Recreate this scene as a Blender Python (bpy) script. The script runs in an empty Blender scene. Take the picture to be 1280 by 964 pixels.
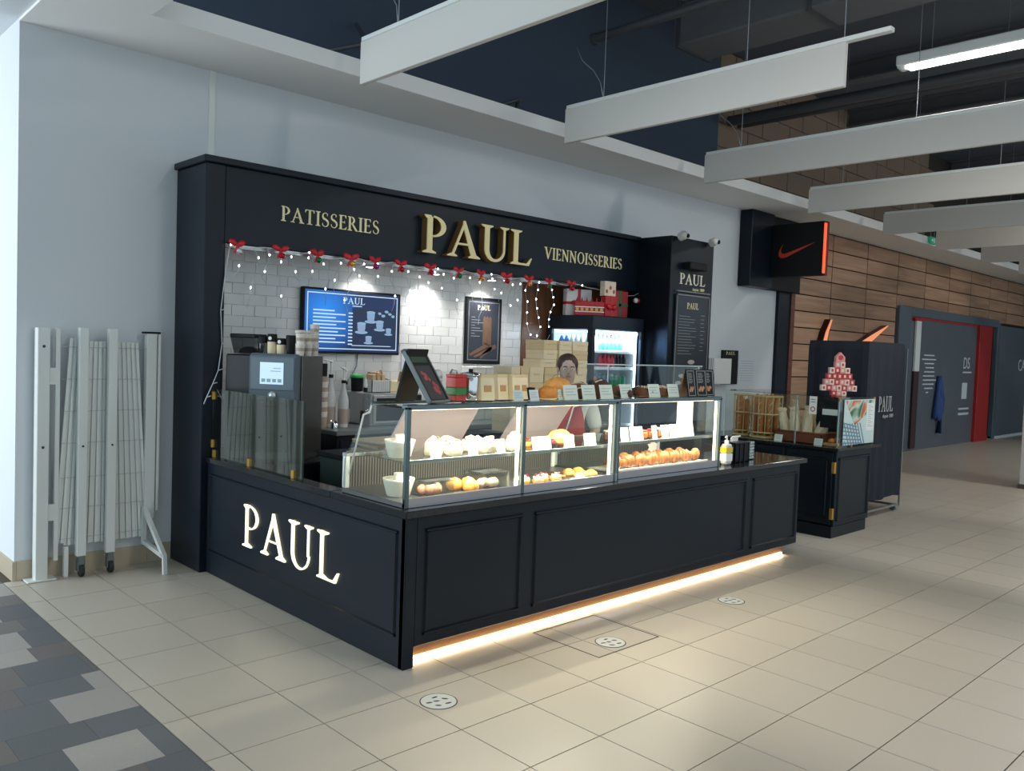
import bpy, bmesh, math, random
from mathutils import Vector, Matrix, Euler, noise
random.seed(7)
R = math.radians
scene = bpy.context.scene
COL = scene.collection

def lin(r, g, b):
    f = lambda c: (c/255/12.92) if c <= 10.3 else ((c/255+0.055)/1.055)**2.4
    return (f(r), f(g), f(b), 1)

# ------------------------------------------------------------------ camera
cam_d = bpy.data.cameras.new('camera'); cam = bpy.data.objects.new('camera', cam_d); COL.objects.link(cam)
cam.location = (-2.7105, -3.6004, 1.7646)
cam.rotation_euler = (R(87.4665), R(-2.087), R(-43.7654))
cam_d.sensor_fit = 'HORIZONTAL'; cam_d.sensor_width = 36.0
cam_d.lens = 1051.1/1280*36.0
cam_d.clip_start = 0.05; cam_d.clip_end = 200
scene.camera = cam
CAM = Vector(cam.location)

# ------------------------------------------------------------------ world (daylight reaching the hall through its glazing)
world = bpy.data.worlds.new('world'); scene.world = world; world.use_nodes = True
bg = world.node_tree.nodes['Background']
bg.inputs[0].default_value = (0.70, 0.875, 1.0, 1); bg.inputs[1].default_value = 0.98

def area(name, loc, rot, sx, sy, power, color=(1, 1, 1), spread=180):
    d = bpy.data.lights.new(name, 'AREA'); d.shape = 'RECTANGLE'; d.size = sx; d.size_y = sy
    d.energy = power; d.color = color; d.spread = R(spread)
    o = bpy.data.objects.new(name, d); o.location = loc; o.rotation_euler = rot; COL.objects.link(o); return o

scene.view_settings.view_transform = 'Standard'; scene.view_settings.look = 'None'
scene.view_settings.gamma = 1.0; scene.view_settings.use_curve_mapping = False
scene.view_settings.exposure = 0.0

# ------------------------------------------------------------------ materials
MATS = {}
def mat(name, col, rough=0.5, metal=0.0, emit=None, estr=0.0, vary=0.0, vscale=8.0, bump=0.0, bscale=60.0, spec=None, coat=0.0, alpha=None):
    if name in MATS: return MATS[name]
    m = bpy.data.materials.new(name); m.use_nodes = True
    nt = m.node_tree; b = nt.nodes['Principled BSDF']
    b.inputs['Base Color'].default_value = col
    b.inputs['Roughness'].default_value = rough; b.inputs['Metallic'].default_value = metal
    if spec is not None: b.inputs['Specular IOR Level'].default_value = spec
    if coat: b.inputs['Coat Weight'].default_value = coat; b.inputs['Coat Roughness'].default_value = 0.1
    if emit: b.inputs['Emission Color'].default_value = emit; b.inputs['Emission Strength'].default_value = estr
    if vary or bump:
        tc = nt.nodes.new('ShaderNodeTexCoord')
        nz = nt.nodes.new('ShaderNodeTexNoise'); nz.inputs['Scale'].default_value = vscale; nz.inputs['Detail'].default_value = 3
        nt.links.new(tc.outputs['Object'], nz.inputs['Vector'])
        if vary:
            mx = nt.nodes.new('ShaderNodeMix'); mx.data_type = 'RGBA'
            mx.inputs['A'].default_value = tuple(c*(1-vary) for c in col[:3])+(1,)
            mx.inputs['B'].default_value = tuple(min(1, c*(1+vary)) for c in col[:3])+(1,)
            nt.links.new(nz.outputs['Fac'], mx.inputs['Factor']); nt.links.new(mx.outputs['Result'], b.inputs['Base Color'])
        if bump:
            n2 = nt.nodes.new('ShaderNodeTexNoise'); n2.inputs['Scale'].default_value = bscale
            nt.links.new(tc.outputs['Object'], n2.inputs['Vector'])
            bp = nt.nodes.new('ShaderNodeBump'); bp.inputs['Strength'].default_value = bump; bp.inputs['Distance'].default_value = 0.01
            nt.links.new(n2.outputs['Fac'], bp.inputs['Height']); nt.links.new(bp.outputs['Normal'], b.inputs['Normal'])
    MATS[name] = m; return m

def glass_mat(name, tint=(0.93, 0.97, 0.95), refl=1.0, rough=0.01, ior=1.5):
    if name in MATS: return MATS[name]
    m = bpy.data.materials.new(name); m.use_nodes = True; nt = m.node_tree
    nt.nodes.remove(nt.nodes['Principled BSDF']); out = nt.nodes['Material Output']
    tr = nt.nodes.new('ShaderNodeBsdfTransparent'); tr.inputs[0].default_value = (*tint, 1)
    gl = nt.nodes.new('ShaderNodeBsdfGlossy'); gl.inputs['Roughness'].default_value = rough
    # Schlick reflectance of a thin pane (same from both sides)
    lw = nt.nodes.new('ShaderNodeLayerWeight'); lw.inputs['Blend'].default_value = 0.5
    pw = nt.nodes.new('ShaderNodeMath'); pw.operation = 'POWER'; pw.inputs[1].default_value = 5.0; nt.links.new(lw.outputs['Facing'], pw.inputs[0])
    fr = nt.nodes.new('ShaderNodeMath'); fr.operation = 'MULTIPLY_ADD'; fr.inputs[1].default_value = .96; fr.inputs[2].default_value = .04; nt.links.new(pw.outputs[0], fr.inputs[0])
    mu = nt.nodes.new('ShaderNodeMath'); mu.operation = 'MULTIPLY'; mu.inputs[1].default_value = refl; mu.use_clamp = True
    mx = nt.nodes.new('ShaderNodeMixShader')
    nt.links.new(fr.outputs[0], mu.inputs[0]); nt.links.new(mu.outputs[0], mx.inputs[0])
    nt.links.new(tr.outputs[0], mx.inputs[1]); nt.links.new(gl.outputs[0], mx.inputs[2]); nt.links.new(mx.outputs[0], out.inputs[0])
    MATS[name] = m; return m

def frosted_mat(name, col, a=0.75):
    if name in MATS: return MATS[name]
    m = bpy.data.materials.new(name); m.use_nodes = True; nt = m.node_tree
    b = nt.nodes['Principled BSDF']; b.inputs['Base Color'].default_value = col; b.inputs['Roughness'].default_value = 0.4
    b.inputs['Alpha'].default_value = a
    MATS[name] = m; return m

def wood_mat(name, c1, c2, scale=3.0, rough=0.5, stretch=(1, 1, 12)):
    if name in MATS: return MATS[name]
    m = bpy.data.materials.new(name); m.use_nodes = True; nt = m.node_tree; b = nt.nodes['Principled BSDF']
    tc = nt.nodes.new('ShaderNodeTexCoord'); mp = nt.nodes.new('ShaderNodeMapping'); mp.inputs['Scale'].default_value = stretch
    oi = nt.nodes.new('ShaderNodeObjectInfo'); ad = nt.nodes.new('ShaderNodeVectorMath'); ad.operation = 'ADD'
    sc = nt.nodes.new('ShaderNodeVectorMath'); sc.operation = 'SCALE'; sc.inputs['Scale'].default_value = 13.0
    cv = nt.nodes.new('ShaderNodeCombineXYZ')
    for k in range(3): nt.links.new(oi.outputs['Random'], cv.inputs[k])
    nt.links.new(cv.outputs[0], sc.inputs[0]); nt.links.new(tc.outputs['Object'], mp.inputs[0]); nt.links.new(mp.outputs[0], ad.inputs[0]); nt.links.new(sc.outputs[0], ad.inputs[1])
    nz = nt.nodes.new('ShaderNodeTexNoise'); nz.inputs['Scale'].default_value = scale; nz.inputs['Detail'].default_value = 5; nz.inputs['Distortion'].default_value = 0.6
    nt.links.new(ad.outputs[0], nz.inputs['Vector'])
    rp = nt.nodes.new('ShaderNodeValToRGB'); rp.color_ramp.elements[0].color = c1; rp.color_ramp.elements[1].color = c2
    rp.color_ramp.elements[0].position = 0.3; rp.color_ramp.elements[1].position = 0.72
    nt.links.new(nz.outputs['Fac'], rp.inputs[0])
    hs = nt.nodes.new('ShaderNodeHueSaturation'); mr = nt.nodes.new('ShaderNodeMapRange'); mr.inputs['To Min'].default_value = 0.78; mr.inputs['To Max'].default_value = 1.15
    nt.links.new(oi.outputs['Random'], mr.inputs['Value']); nt.links.new(mr.outputs[0], hs.inputs['Value']); nt.links.new(rp.outputs[0], hs.inputs['Color'])
    nt.links.new(hs.outputs[0], b.inputs['Base Color']); b.inputs['Roughness'].default_value = rough
    MATS[name] = m; return m

def tile_mat(name, col, rough, vary=0.05, speck=0.04, bump=0.0):
    """ceramic tile: tiny tone change from piece to piece, fine speckle"""
    if name in MATS: return MATS[name]
    m = bpy.data.materials.new(name); m.use_nodes = True; nt = m.node_tree; b = nt.nodes['Principled BSDF']
    oi = nt.nodes.new('ShaderNodeObjectInfo'); tc = nt.nodes.new('ShaderNodeTexCoord')
    nz = nt.nodes.new('ShaderNodeTexNoise'); nz.inputs['Scale'].default_value = 90; nz.inputs['Detail'].default_value = 4
    nt.links.new(tc.outputs['Object'], nz.inputs['Vector'])
    a = nt.nodes.new('ShaderNodeMapRange'); a.inputs['To Min'].default_value = 1-vary; a.inputs['To Max'].default_value = 1+vary
    c = nt.nodes.new('ShaderNodeMapRange'); c.inputs['To Min'].default_value = 1-speck; c.inputs['To Max'].default_value = 1+speck
    mu = nt.nodes.new('ShaderNodeMath'); mu.operation = 'MULTIPLY'
    nt.links.new(oi.outputs['Random'], a.inputs['Value']); nt.links.new(nz.outputs['Fac'], c.inputs['Value'])
    nt.links.new(a.outputs[0], mu.inputs[0]); nt.links.new(c.outputs[0], mu.inputs[1])
    hs = nt.nodes.new('ShaderNodeHueSaturation'); hs.inputs['Color'].default_value = col
    nt.links.new(mu.outputs[0], hs.inputs['Value']); nt.links.new(hs.outputs[0], b.inputs['Base Color'])
    b.inputs['Roughness'].default_value = rough
    MATS[name] = m; return m

def stripe_mat(name, c1, c2, scale, axis='X', rough=0.4, metal=0.0, emit=0.0):
    if name in MATS: return MATS[name]
    m = bpy.data.materials.new(name); m.use_nodes = True; nt = m.node_tree; b = nt.nodes['Principled BSDF']
    tc = nt.nodes.new('ShaderNodeTexCoord'); w = nt.nodes.new('ShaderNodeTexWave'); w.bands_direction = axis
    w.inputs['Scale'].default_value = scale; nt.links.new(tc.outputs['Object'], w.inputs['Vector'])
    rp = nt.nodes.new('ShaderNodeValToRGB'); rp.color_ramp.elements[0].color = c1; rp.color_ramp.elements[1].color = c2
    rp.color_ramp.elements[0].position = 0.4; rp.color_ramp.elements[1].position = 0.6
    nt.links.new(w.outputs['Fac'], rp.inputs[0]); nt.links.new(rp.outputs[0], b.inputs['Base Color'])
    b.inputs['Roughness'].default_value = rough; b.inputs['Metallic'].default_value = metal
    MATS[name] = m; return m

# ------------------------------------------------------------------ mesh builder
I4 = Matrix.Identity(4)
def T(x, y, z): return Matrix.Translation((x, y, z))
def RZ(a): return Matrix.Rotation(a, 4, 'Z')
def RX(a): return Matrix.Rotation(a, 4, 'X')
def RY(a): return Matrix.Rotation(a, 4, 'Y')

class MB:
    def __init__(s): s.v = []; s.f = []; s.sm = []
    def add(s, vs, fs, M=I4, smooth=False):
        o = len(s.v); s.v += [tuple(M @ Vector(v)) for v in vs]
        for f in fs: s.f.append([i+o for i in f]); s.sm.append(smooth)
        return s
    def box(s, x0, x1, y0, y1, z0, z1, M=I4):
        vs = [(x, y, z) for x in (x0, x1) for y in (y0, y1) for z in (z0, z1)]
        return s.add(vs, [(0, 1, 3, 2), (4, 6, 7, 5), (0, 4, 5, 1), (2, 3, 7, 6), (0, 2, 6, 4), (1, 5, 7, 3)], M)
    def bbox(s, x0, x1, y0, y1, z0, z1, b=0.006, M=I4):
        """box with chamfered edges"""
        b = min(b, (x1-x0)*.45, (y1-y0)*.45, (z1-z0)*.45)
        bm = bmesh.new(); bmesh.ops.create_cube(bm, size=1)
        for v in bm.verts: v.co = ((x0+x1)/2+v.co.x*(x1-x0), (y0+y1)/2+v.co.y*(y1-y0), (z0+z1)/2+v.co.z*(z1-z0))
        bmesh.ops.bevel(bm, geom=bm.edges[:], offset=b, segments=1, affect='EDGES')
        bm.verts.index_update()
        s.add([tuple(v.co) for v in bm.verts], [[v.index for v in f.verts] for f in bm.faces], M); bm.free(); return s
    def lathe(s, prof, n=20, M=I4, cap=True, smooth=True):
        vs = []; fs = []
        for (r, z) in prof:
            for k in range(n): a = 2*math.pi*k/n; vs.append((r*math.cos(a), r*math.sin(a), z))
        for i in range(len(prof)-1):
            for k in range(n):
                k2 = (k+1) % n; fs.append((i*n+k, i*n+k2, (i+1)*n+k2, (i+1)*n+k))
        s.add(vs, fs, M, smooth)
        if cap:
            s.add([vs[k] for k in range(n)], [tuple(reversed(range(n)))], M)
            s.add(vs[-n:], [tuple(range(n))], M)
        return s
    def cyl(s, r, z0, z1, n=16, M=I4): return s.lathe([(r, z0), (r, z1)], n, M)
    def bar(s, a, b, r, n=8, r2=None):
        a = Vector(a); b = Vector(b); d = b-a; q = d.to_track_quat('Z', 'Y').to_matrix().to_4x4()
        return s.lathe([(r, 0), (r if r2 is None else r2, d.length)], n, Matrix.Translation(a) @ q)
    def sqbar(s, a, b, w, h=None):
        a = Vector(a); b = Vector(b); d = b-a; q = d.to_track_quat('Z', 'Y').to_matrix().to_4x4(); h = h or w
        return s.box(-w/2, w/2, -h/2, h/2, 0, d.length, Matrix.Translation(a) @ q)
    def tube(s, pts, r, n=6, closed=False, radii=None):
        pts = [Vector(p) for p in pts]; vs = []; fs = []; L = len(pts)
        up = Vector((0, 0, 1)); 
        for i, p in enumerate(pts):
            d = (pts[min(i+1, L-1)]-pts[max(i-1, 0)])
            if d.length < 1e-9: d = Vector((0, 0, 1))
            d.normalize(); x = d.cross(up)
            if x.length < 1e-3: x = d.cross(Vector((0, 1, 0)))
            x.normalize(); y = x.cross(d); rr = radii[i] if radii else r
            for k in range(n): a = 2*math.pi*k/n; vs.append(tuple(p+x*rr*math.cos(a)+y*rr*math.sin(a)))
        for i in range(L-1):
            for k in range(n):
                k2 = (k+1) % n; fs.append((i*n+k, i*n+k2, (i+1)*n+k2, (i+1)*n+k))
        fs.append(tuple(range(n-1, -1, -1))); fs.append(tuple(range((L-1)*n, L*n)))
        return s.add(vs, fs, I4, True)
    def blob(s, rx, ry, rz, bump=0.0, seed=0, freq=2.0, nu=16, nv=10, flat=None, M=I4):
        vs = []; fs = []
        for j in range(nv+1):
            t = math.pi*j/nv
            for i in range(nu):
                a = 2*math.pi*i/nu; d = Vector((math.sin(t)*math.cos(a), math.sin(t)*math.sin(a), math.cos(t)))
                k = 1+bump*noise.noise(d*freq+Vector((seed*3.1, seed*1.7, seed)))
                p = [d.x*rx*k, d.y*ry*k, d.z*rz*k]
                if flat is not None and p[2] < flat: p[2] = flat
                vs.append(p)
        for j in range(nv):
            for i in range(nu):
                i2 = (i+1) % nu; fs.append((j*nu+i, (j+1)*nu+i, (j+1)*nu+i2, j*nu+i2))
        return s.add(vs, fs, M, True)
    def prism(s, pts, M, d0, d1):
        """2-D outline (u, v) extruded along w from d0 to d1, mapped by M"""
        n = len(pts); vs = [(u, v, d0) for u, v in pts]+[(u, v, d1) for u, v in pts]
        fs = [tuple(range(n-1, -1, -1)), tuple(range(n, 2*n))]
        for i in range(n): j = (i+1) % n; fs.append((i, j, n+j, n+i))
        return s.add(vs, fs, M)
    def build(s, name, m, parent=None, M=None):
        me = bpy.data.meshes.new(name); me.from_pydata(s.v, [], s.f)
        for p, q in zip(me.polygons, s.sm): p.use_smooth = q
        me.materials.append(m); me.update()
        o = bpy.data.objects.new(name, me); COL.objects.link(o)
        if parent: o.parent = parent
        if M is not None: o.matrix_local = M
        return o

def tag(o, label, cat=None, group=None, kind=None):
    if label: o['label'] = label
    if cat: o['category'] = cat
    if group: o['group'] = group
    if kind: o['kind'] = kind
    return o
def thing(name, label, cat, loc=(0, 0, 0), rz=0, group=None):
    o = bpy.data.objects.new(name, None); COL.objects.link(o); o.empty_display_size = 0.05
    o.location = loc; o.rotation_euler = (0, 0, rz); return tag(o, label, cat, group)
def struct(name, mb, m, label=None, cat=None):
    o = mb.build(name, m); tag(o, label, cat, None, 'structure'); return o
def dup(o, parent=None):
    c = o.copy(); COL.objects.link(c); c.parent = parent
    for ch in o.children: dup_child(ch, c)
    return c
def dup_child(o, parent):
    c = o.copy(); COL.objects.link(c); c.parent = parent
    for ch in o.children: dup_child(ch, c)
    return c
ORD = ['first', 'second', 'third', 'fourth', 'fifth', 'sixth', 'seventh', 'eighth', 'ninth', 'tenth', 'eleventh', 'twelfth', 'thirteenth', 'fourteenth', 'fifteenth', 'sixteenth']

# frames for flat work: u right, v up, w out of the surface
def FY(x, y, z): return Matrix(((1, 0, 0, x), (0, 0, -1, y), (0, 1, 0, z), (0, 0, 0, 1)))       # faces -Y
def FX(x, y, z): return Matrix(((0, 0, -1, x), (-1, 0, 0, y), (0, 1, 0, z), (0, 0, 0, 1)))      # faces -X, u runs to -Y
def FZ(x, y, z, a=0): return T(x, y, z) @ RZ(a)                                                   # lies on a horizontal surface

# ------------------------------------------------------------------ serif capitals (own outlines)
def q4(*p): return [tuple(x) for x in p]
def rc(x0, y0, x1, y1): return [(x0, y0), (x1, y0), (x1, y1), (x0, y1)]
def arcb(cx, cy, ro, rio, ri, rii, a0, a1, n=14, dx=0):
    out = []
    for k in range(n):
        a = a0+(a1-a0)*k/n; b = a0+(a1-a0)*(k+1)/n
        P = lambda t, rx, ry, d: (cx+d+rx*math.cos(t), cy+ry*math.sin(t))
        out.append([P(a, ri, rii, dx), P(a, ro, rio, 0), P(b, ro, rio, 0), P(b, ri, rii, dx)])
    return out
def strokeq(pts, ws):
    out = []; n = len(pts); L = []; Rr = []
    for i, p in enumerate(pts):
        a = pts[max(0, i-1)]; b = pts[min(n-1, i+1)]; dx, dy = b[0]-a[0], b[1]-a[1]; l = math.hypot(dx, dy) or 1
        nx, ny = -dy/l*ws[i]/2, dx/l*ws[i]/2; L.append((p[0]+nx, p[1]+ny)); Rr.append((p[0]-nx, p[1]-ny))
    for i in range(n-1): out.append([Rr[i], Rr[i+1], L[i+1], L[i]])
    return out
def serif(xc, y, w, up, sw):
    h = 0.035; br = 0.05; s = 1 if up else -1
    p = [(xc-w/2, y), (xc+w/2, y), (xc+w/2, y+s*h), (xc+sw/2, y+s*(h+br)), (xc-sw/2, y+s*(h+br)), (xc-w/2, y+s*h)]
    return p if s > 0 else p[::-1]
def glyph(c, TK=0.135, TN=0.06):
    if c == 'I': return 0.34, [rc(.17-TK/2, 0, .17+TK/2, 1), serif(.17, 0, .33, 1, TK), serif(.17, 1, .33, 0, TK)]
    if c == 'P': return 0.62, [rc(.1, 0, .1+TK, 1), serif(.167, 0, .34, 1, TK), serif(.14, 1, .22, 0, TK)]+arcb(.235, .715, .345, .285, .345-TK*.96, .285-TN*.83, -math.pi/2, math.pi/2)+[rc(.2, .955, .25, 1), rc(.2, .43, .25, .475)]
    if c == 'R': return 0.76, [rc(.1, 0, .1+TK, 1), serif(.167, 0, .32, 1, TK), serif(.14, 1, .22, 0, TK)]+arcb(.235, .735, .31, .265, .185, .215, -math.pi/2, math.pi/2)+[rc(.2, .952, .25, 1), rc(.2, .47, .26, .515), [(.28, .49), (.60, 0), (.78, 0), (.78, .03), (.72, .05), (.42, .49)]]
    if c == 'A': return 0.86, [[(.09, .02), (.095+TN, .02), (.45, .88), (.42, .98)], [(.40, 1.0), (.45, 1.0), (.80, .02), (.80-TK*1.2, .02), (.385, .88)], rc(.22, .33, .65, .33+TN*.9), serif(.12, 0, .26, 1, .06), serif(.72, 0, .32, 1, .15)]
    if c == 'V': return 0.84, [[(.06, .98), (.22, .98), (.46, .2), (.43, 0), (.39, 0)], [(.39, 0), (.44, 0), (.75, .98), (.69, .98), (.42, .16)], serif(.13, 1, .32, 0, .15), serif(.72, 1, .24, 0, .06)]
    if c == 'U': return 0.86, [rc(.12, .33, .12+TK, 1), serif(.187, 1, .33, 0, TK), rc(.66, .33, .66+TN, 1), serif(.69, 1, .25, 0, TN)]+arcb(.42, .34, .30, .355, .30-TK, .355-TN*1.3, math.pi, 1.5*math.pi, 12)+arcb(.42, .34, .30, .355, .30-TN, .355-TN*1.3, 1.5*math.pi, 2*math.pi, 12)
    if c == 'L': return 0.66, [rc(.1, 0, .1+TK, 1), serif(.167, 0, .3, 1, TK), serif(.167, 1, .33, 0, TK), rc(.2, 0, .58, TN), [(.50, TN*.9), (.58, 0), (.67, .23), (.635, .23)]]
    if c == 'T': return 0.72, [rc(.36-TK/2, 0, .36+TK/2, 1), serif(.36, 0, .36, 1, TK), rc(.06, .945, .66, 1), [(.04, .8), (.07, .8), (.13, .96), (.06, 1)], [(.65, .8), (.68, .8), (.66, 1), (.59, .96)]]
    if c == 'E': return 0.62, [rc(.1, 0, .1+TK, 1), serif(.14, 0, .2, 1, TK), serif(.14, 1, .2, 0, TK), rc(.2, 0, .54, .055), rc(.2, .945, .52, 1), rc(.2, .49, .44, .54), [(.46, .05), (.55, 0), (.6, .2), (.57, .2)], [(.52, .8), (.55, .8), (.55, 1), (.46, .95)], rc(.43, .42, .455, .61)]
    if c == 'N': return 0.86, [rc(.13, 0, .13+TN, .95), serif(.16, 0, .22, 1, TN), [(.02, 1), (.2, 1), (.72, .18), (.72, -.03), (.68, -.03), (.12, .88), (.02, .97)], rc(.67, 0, .67+TN, 1), serif(.70, 1, .22, 0, TN)]
    if c == 'O': return 0.92, arcb(.46, .5, .40, .51, .27, .455, 0, 2*math.pi, 28)
    if c == 'S':
        pts = []; ws = []
        for k in range(13):
            t = R(40+k*(230/12)); pts.append((.30+.185*math.cos(t), .745+.215*math.sin(t)))
        pts2 = []
        for k in range(13):
            t = R(90-k*(230/12)); pts2.append((.30+.20*math.cos(t), .255+.23*math.sin(t)))
        allp = pts+pts2[1:]; n = len(allp)
        for i in range(n): u = i/(n-1); ws.append(.045+.095*math.exp(-((u-.5)/.22)**2))
        return 0.58, strokeq(allp, ws)+[[(.42, .77), (.45, .77), (.47, .93), (.42, .9)], [(.10, .08), (.15, .1), (.13, .26), (.1, .26)]]
    return 0.35, []
def serif_text(text, M, x0, x1, z0, h, d0, d1, m, parent, name='letter', gap=0.04, tk=.135, tn=.06):
    """letters between u=x0 and u=x1 standing on v=z0; each letter its own mesh"""
    ws = [glyph(c, tk, tn)[0] for c in text]; tot = sum(ws)+gap*(len(text)-1); sx = (x1-x0)/tot; u = x0; out = []
    for c, w in zip(text, ws):
        mb = MB()
        for k, poly in enumerate(glyph(c, tk, tn)[1]):
            e = 0.00012*(k % 5)
            mb.prism([(u+px*sx, z0+py*h) for px, py in poly], M, d0, d1+e)
        if mb.v: out.append(mb.build(name, m, parent))
        u += (w+gap)*sx
    return out
def sans_mesh(text, size, M, d, m, parent, name, align='LEFT'):
    cu = bpy.data.curves.new(name, 'FONT'); cu.body = text; cu.size = size; cu.extrude = d; cu.align_x = align; cu.resolution_u = 3
    o = bpy.data.objects.new(name, cu); COL.objects.link(o)
    dg = bpy.context.evaluated_depsgraph_get(); me = bpy.data.meshes.new_from_object(o.evaluated_get(dg))
    bpy.data.objects.remove(o); bpy.data.curves.remove(cu)
    me.transform(M); me.materials.clear(); me.materials.append(m)
    r = bpy.data.objects.new(name, me); COL.objects.link(r); r.parent = parent; return r
SWOOSH = [(1, .36), (.86, .31), (.66, .235), (.48, .165), (.34, .105), (.24, .065), (.155, .05), (.085, .075), (.05, .13), (.052, .20), (.08, .28), (.125, .36), (.06, .285), (.015, .20), (0, .12), (.015, .05), (.06, .01), (.13, 0), (.21, .012), (.32, .055), (.47, .12), (.66, .205), (.85, .295)]
SWOOSH_TOP = [(0.125, .36), (.085, .29), (.062, .225), (.06, .175), (.08, .13), (.12, .108), (.175, .108), (.25, .125), (.36, .16), (.52, .21), (.75, .285), (1, .36)]
SWOOSH_BOT = [(0.125, .36), (.06, .275), (.02, .19), (0, .11), (.018, .04), (.07, .003), (.15, 0), (.25, .028), (.36, .075), (.52, .145), (.75, .248), (1, .36)]
def swoosh(mb, M, s, d0, d1):
    for i in range(len(SWOOSH_TOP)-1):
        a, b, c, d = SWOOSH_BOT[i], SWOOSH_BOT[i+1], SWOOSH_TOP[i+1], SWOOSH_TOP[i]
        pts = [(p[0]*s, p[1]*s) for p in (a, b, c, d)]
        if i == 0: pts = pts[:3]
        if i == len(SWOOSH_TOP)-2: pts = [pts[0], pts[1], pts[3]]
        mb.prism(pts, M, d0, d1)
    return mb

# ------------------------------------------------------------------ palette
BLACK = mat('black_paint', lin(19, 29, 39), 0.34, spec=.22, vary=.12, vscale=3)
BLACK2 = mat('black_satin', lin(17, 25, 33), 0.32, spec=.25)
MATTE = mat('matte_black', lin(16, 18, 21), 0.6, spec=.3)
WHITEW = mat('white_wall', lin(214, 219, 222), 0.75, bump=.05, bscale=180)
GOLD = mat('gold_letter', lin(250, 232, 172), 0.45)
GOLDSIDE = mat('gold_flat', lin(250, 236, 184), 0.5)
LIT = mat('lit_letter', lin(255, 246, 215), 0.4, emit=lin(255, 243, 205), estr=1.25)
STEEL = mat('steel', lin(176, 178, 178), 0.3, metal=0.9)
STEELG = mat('steel_grey', lin(120, 130, 132), 0.35, metal=0.6)
BRASS = mat('brass', lin(205, 160, 70), 0.35, metal=0.8)
WHITEP = mat('white_paint', lin(226, 229, 226), 0.4)
PAPER = mat('paper', lin(240, 240, 236), 0.7)
CARD = mat('price_card', lin(226, 229, 222), 0.6)
KRAFT = mat('kraft_card', lin(226, 202, 156), 0.75, vary=.06, vscale=5)
CREAMB = mat('cream_box', lin(240, 222, 184), 0.7, vary=.04)
GLASS = glass_mat('glass', (.94, .975, .96), 1.0)
GLASSD = glass_mat('glass_side', (.60, .70, .66), 4.0)
LEDW = mat('led_warm', lin(255, 240, 215), 0.5, emit=lin(255, 235, 205), estr=4.5)
RUBBER = mat('rubber', lin(40, 42, 45), 0.7)
INK = mat('ink', lin(60, 62, 66), 0.7)
RED = mat('red_ribbon', lin(190, 22, 34), 0.45)

# ================================================================== SETTING
YW = 3.01
TILE = 0.45; GX = -1.1014; GY = -0.737
FLOORM = tile_mat('floor_tile', lin(192, 183, 168), 0.34, vary=.025, speck=.03)
GROUT = mat('grout', lin(84, 75, 65), 0.85)
floor = struct('floor', MB().box(-1.22, 26, -9, 8, -.06, -.005), GROUT, 'beige square tiled mall floor with thin dark joints')
ROTI = cam.rotation_euler.to_matrix().transposed()
def in_view(x, y, z=0, m=1.08):
    q = ROTI @ (Vector((x, y, z))-CAM)
    return q.z < -.3 and abs(q.x/-q.z) < 640/1051*m and abs(q.y/-q.z) < 482/1051*m
full = MB().box(-.222, .222, -.222, .222, -.012, 0)
cells = []
for i in range(-1, 61):
    for j in range(-18, 9):
        x0 = GX+i*TILE; x1 = x0+TILE; y0 = GY+j*TILE; y1 = y0+TILE
        part = False
        if i == -1: x0 = -1.22; part = True
        if y1 > YW-.002: y1 = YW-.002; part = True
        if y1-y0 < .02: continue
        cx, cy = (x0+x1)/2, (y0+y1)/2
        hidden = (0.1 < cx < 4.2 and 0.2 < cy) or (-.05 < cx < 6 and cy > 2.5)
        vis = in_view(cx, cy) and not hidden
        cells.append((not vis, (Vector((cx, cy, 0))-CAM).length, x0, x1, y0, y1, part))
cells.sort(key=lambda c: (c[0], c[1]))
fm = None; rest = MB()
for n, (nv, d, x0, x1, y0, y1, part) in enumerate(cells):
    if n < 300 and not nv:
        cx, cy = (x0+x1)/2, (y0+y1)/2
        if part:
            o = MB().box(x0-cx+.003, x1-cx-.003, y0-cy+.003, y1-cy-.003, -.012, 0).build('tile', FLOORM, floor)
        elif fm is None:
            o = full.build('tile', FLOORM, floor); fm = o.data
        else:
            o = bpy.data.objects.new('tile', fm); COL.objects.link(o); o.parent = floor
        o.location = (cx, cy, random.uniform(-.0003, .0003))
    else:
        rest.box(x0+.003, x1-.003, y0+.003, y1-.003, -.012, 0)
tag(rest.build('far_tiles', FLOORM, floor), 'beige floor tiles farther away', kind='stuff')

# dark patchwork floor at the left
DK1 = tile_mat('slate_tile', lin(100, 102, 104), 0.65, vary=.1, speck=.16)
DK2 = tile_mat('brown_slate_tile', lin(108, 102, 98), 0.6, vary=.1, speck=.16)
LT1 = tile_mat('pale_slate_tile', lin(162, 157, 150), 0.6, vary=.05, speck=.1)
fl2 = struct('floor_left', MB().box(-8, -1.222, -9, 8, -.06, -.003), mat('slate_base', lin(80, 84, 90), .7), 'dark grey patchwork floor with paler rectangles')
y = -.135; k = 0; rows = []
while y > -2.5:
    h = .235 if k % 2 == 0 else .325; rows.append((y-h, y, k % 2 == 1)); y -= h; k += 1
y = -.135; k = 0
while y < 4.2:
    h = .325 if k % 2 == 0 else .235; rows.append((y, y+h, k % 2 == 0)); y += h; k += 1
offs = {0: -1.32, 1: -1.25, 2: -1.53, 3: -1.32, 4: -1.44, 5: -1.36}
rnd = random.Random(3)
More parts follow.
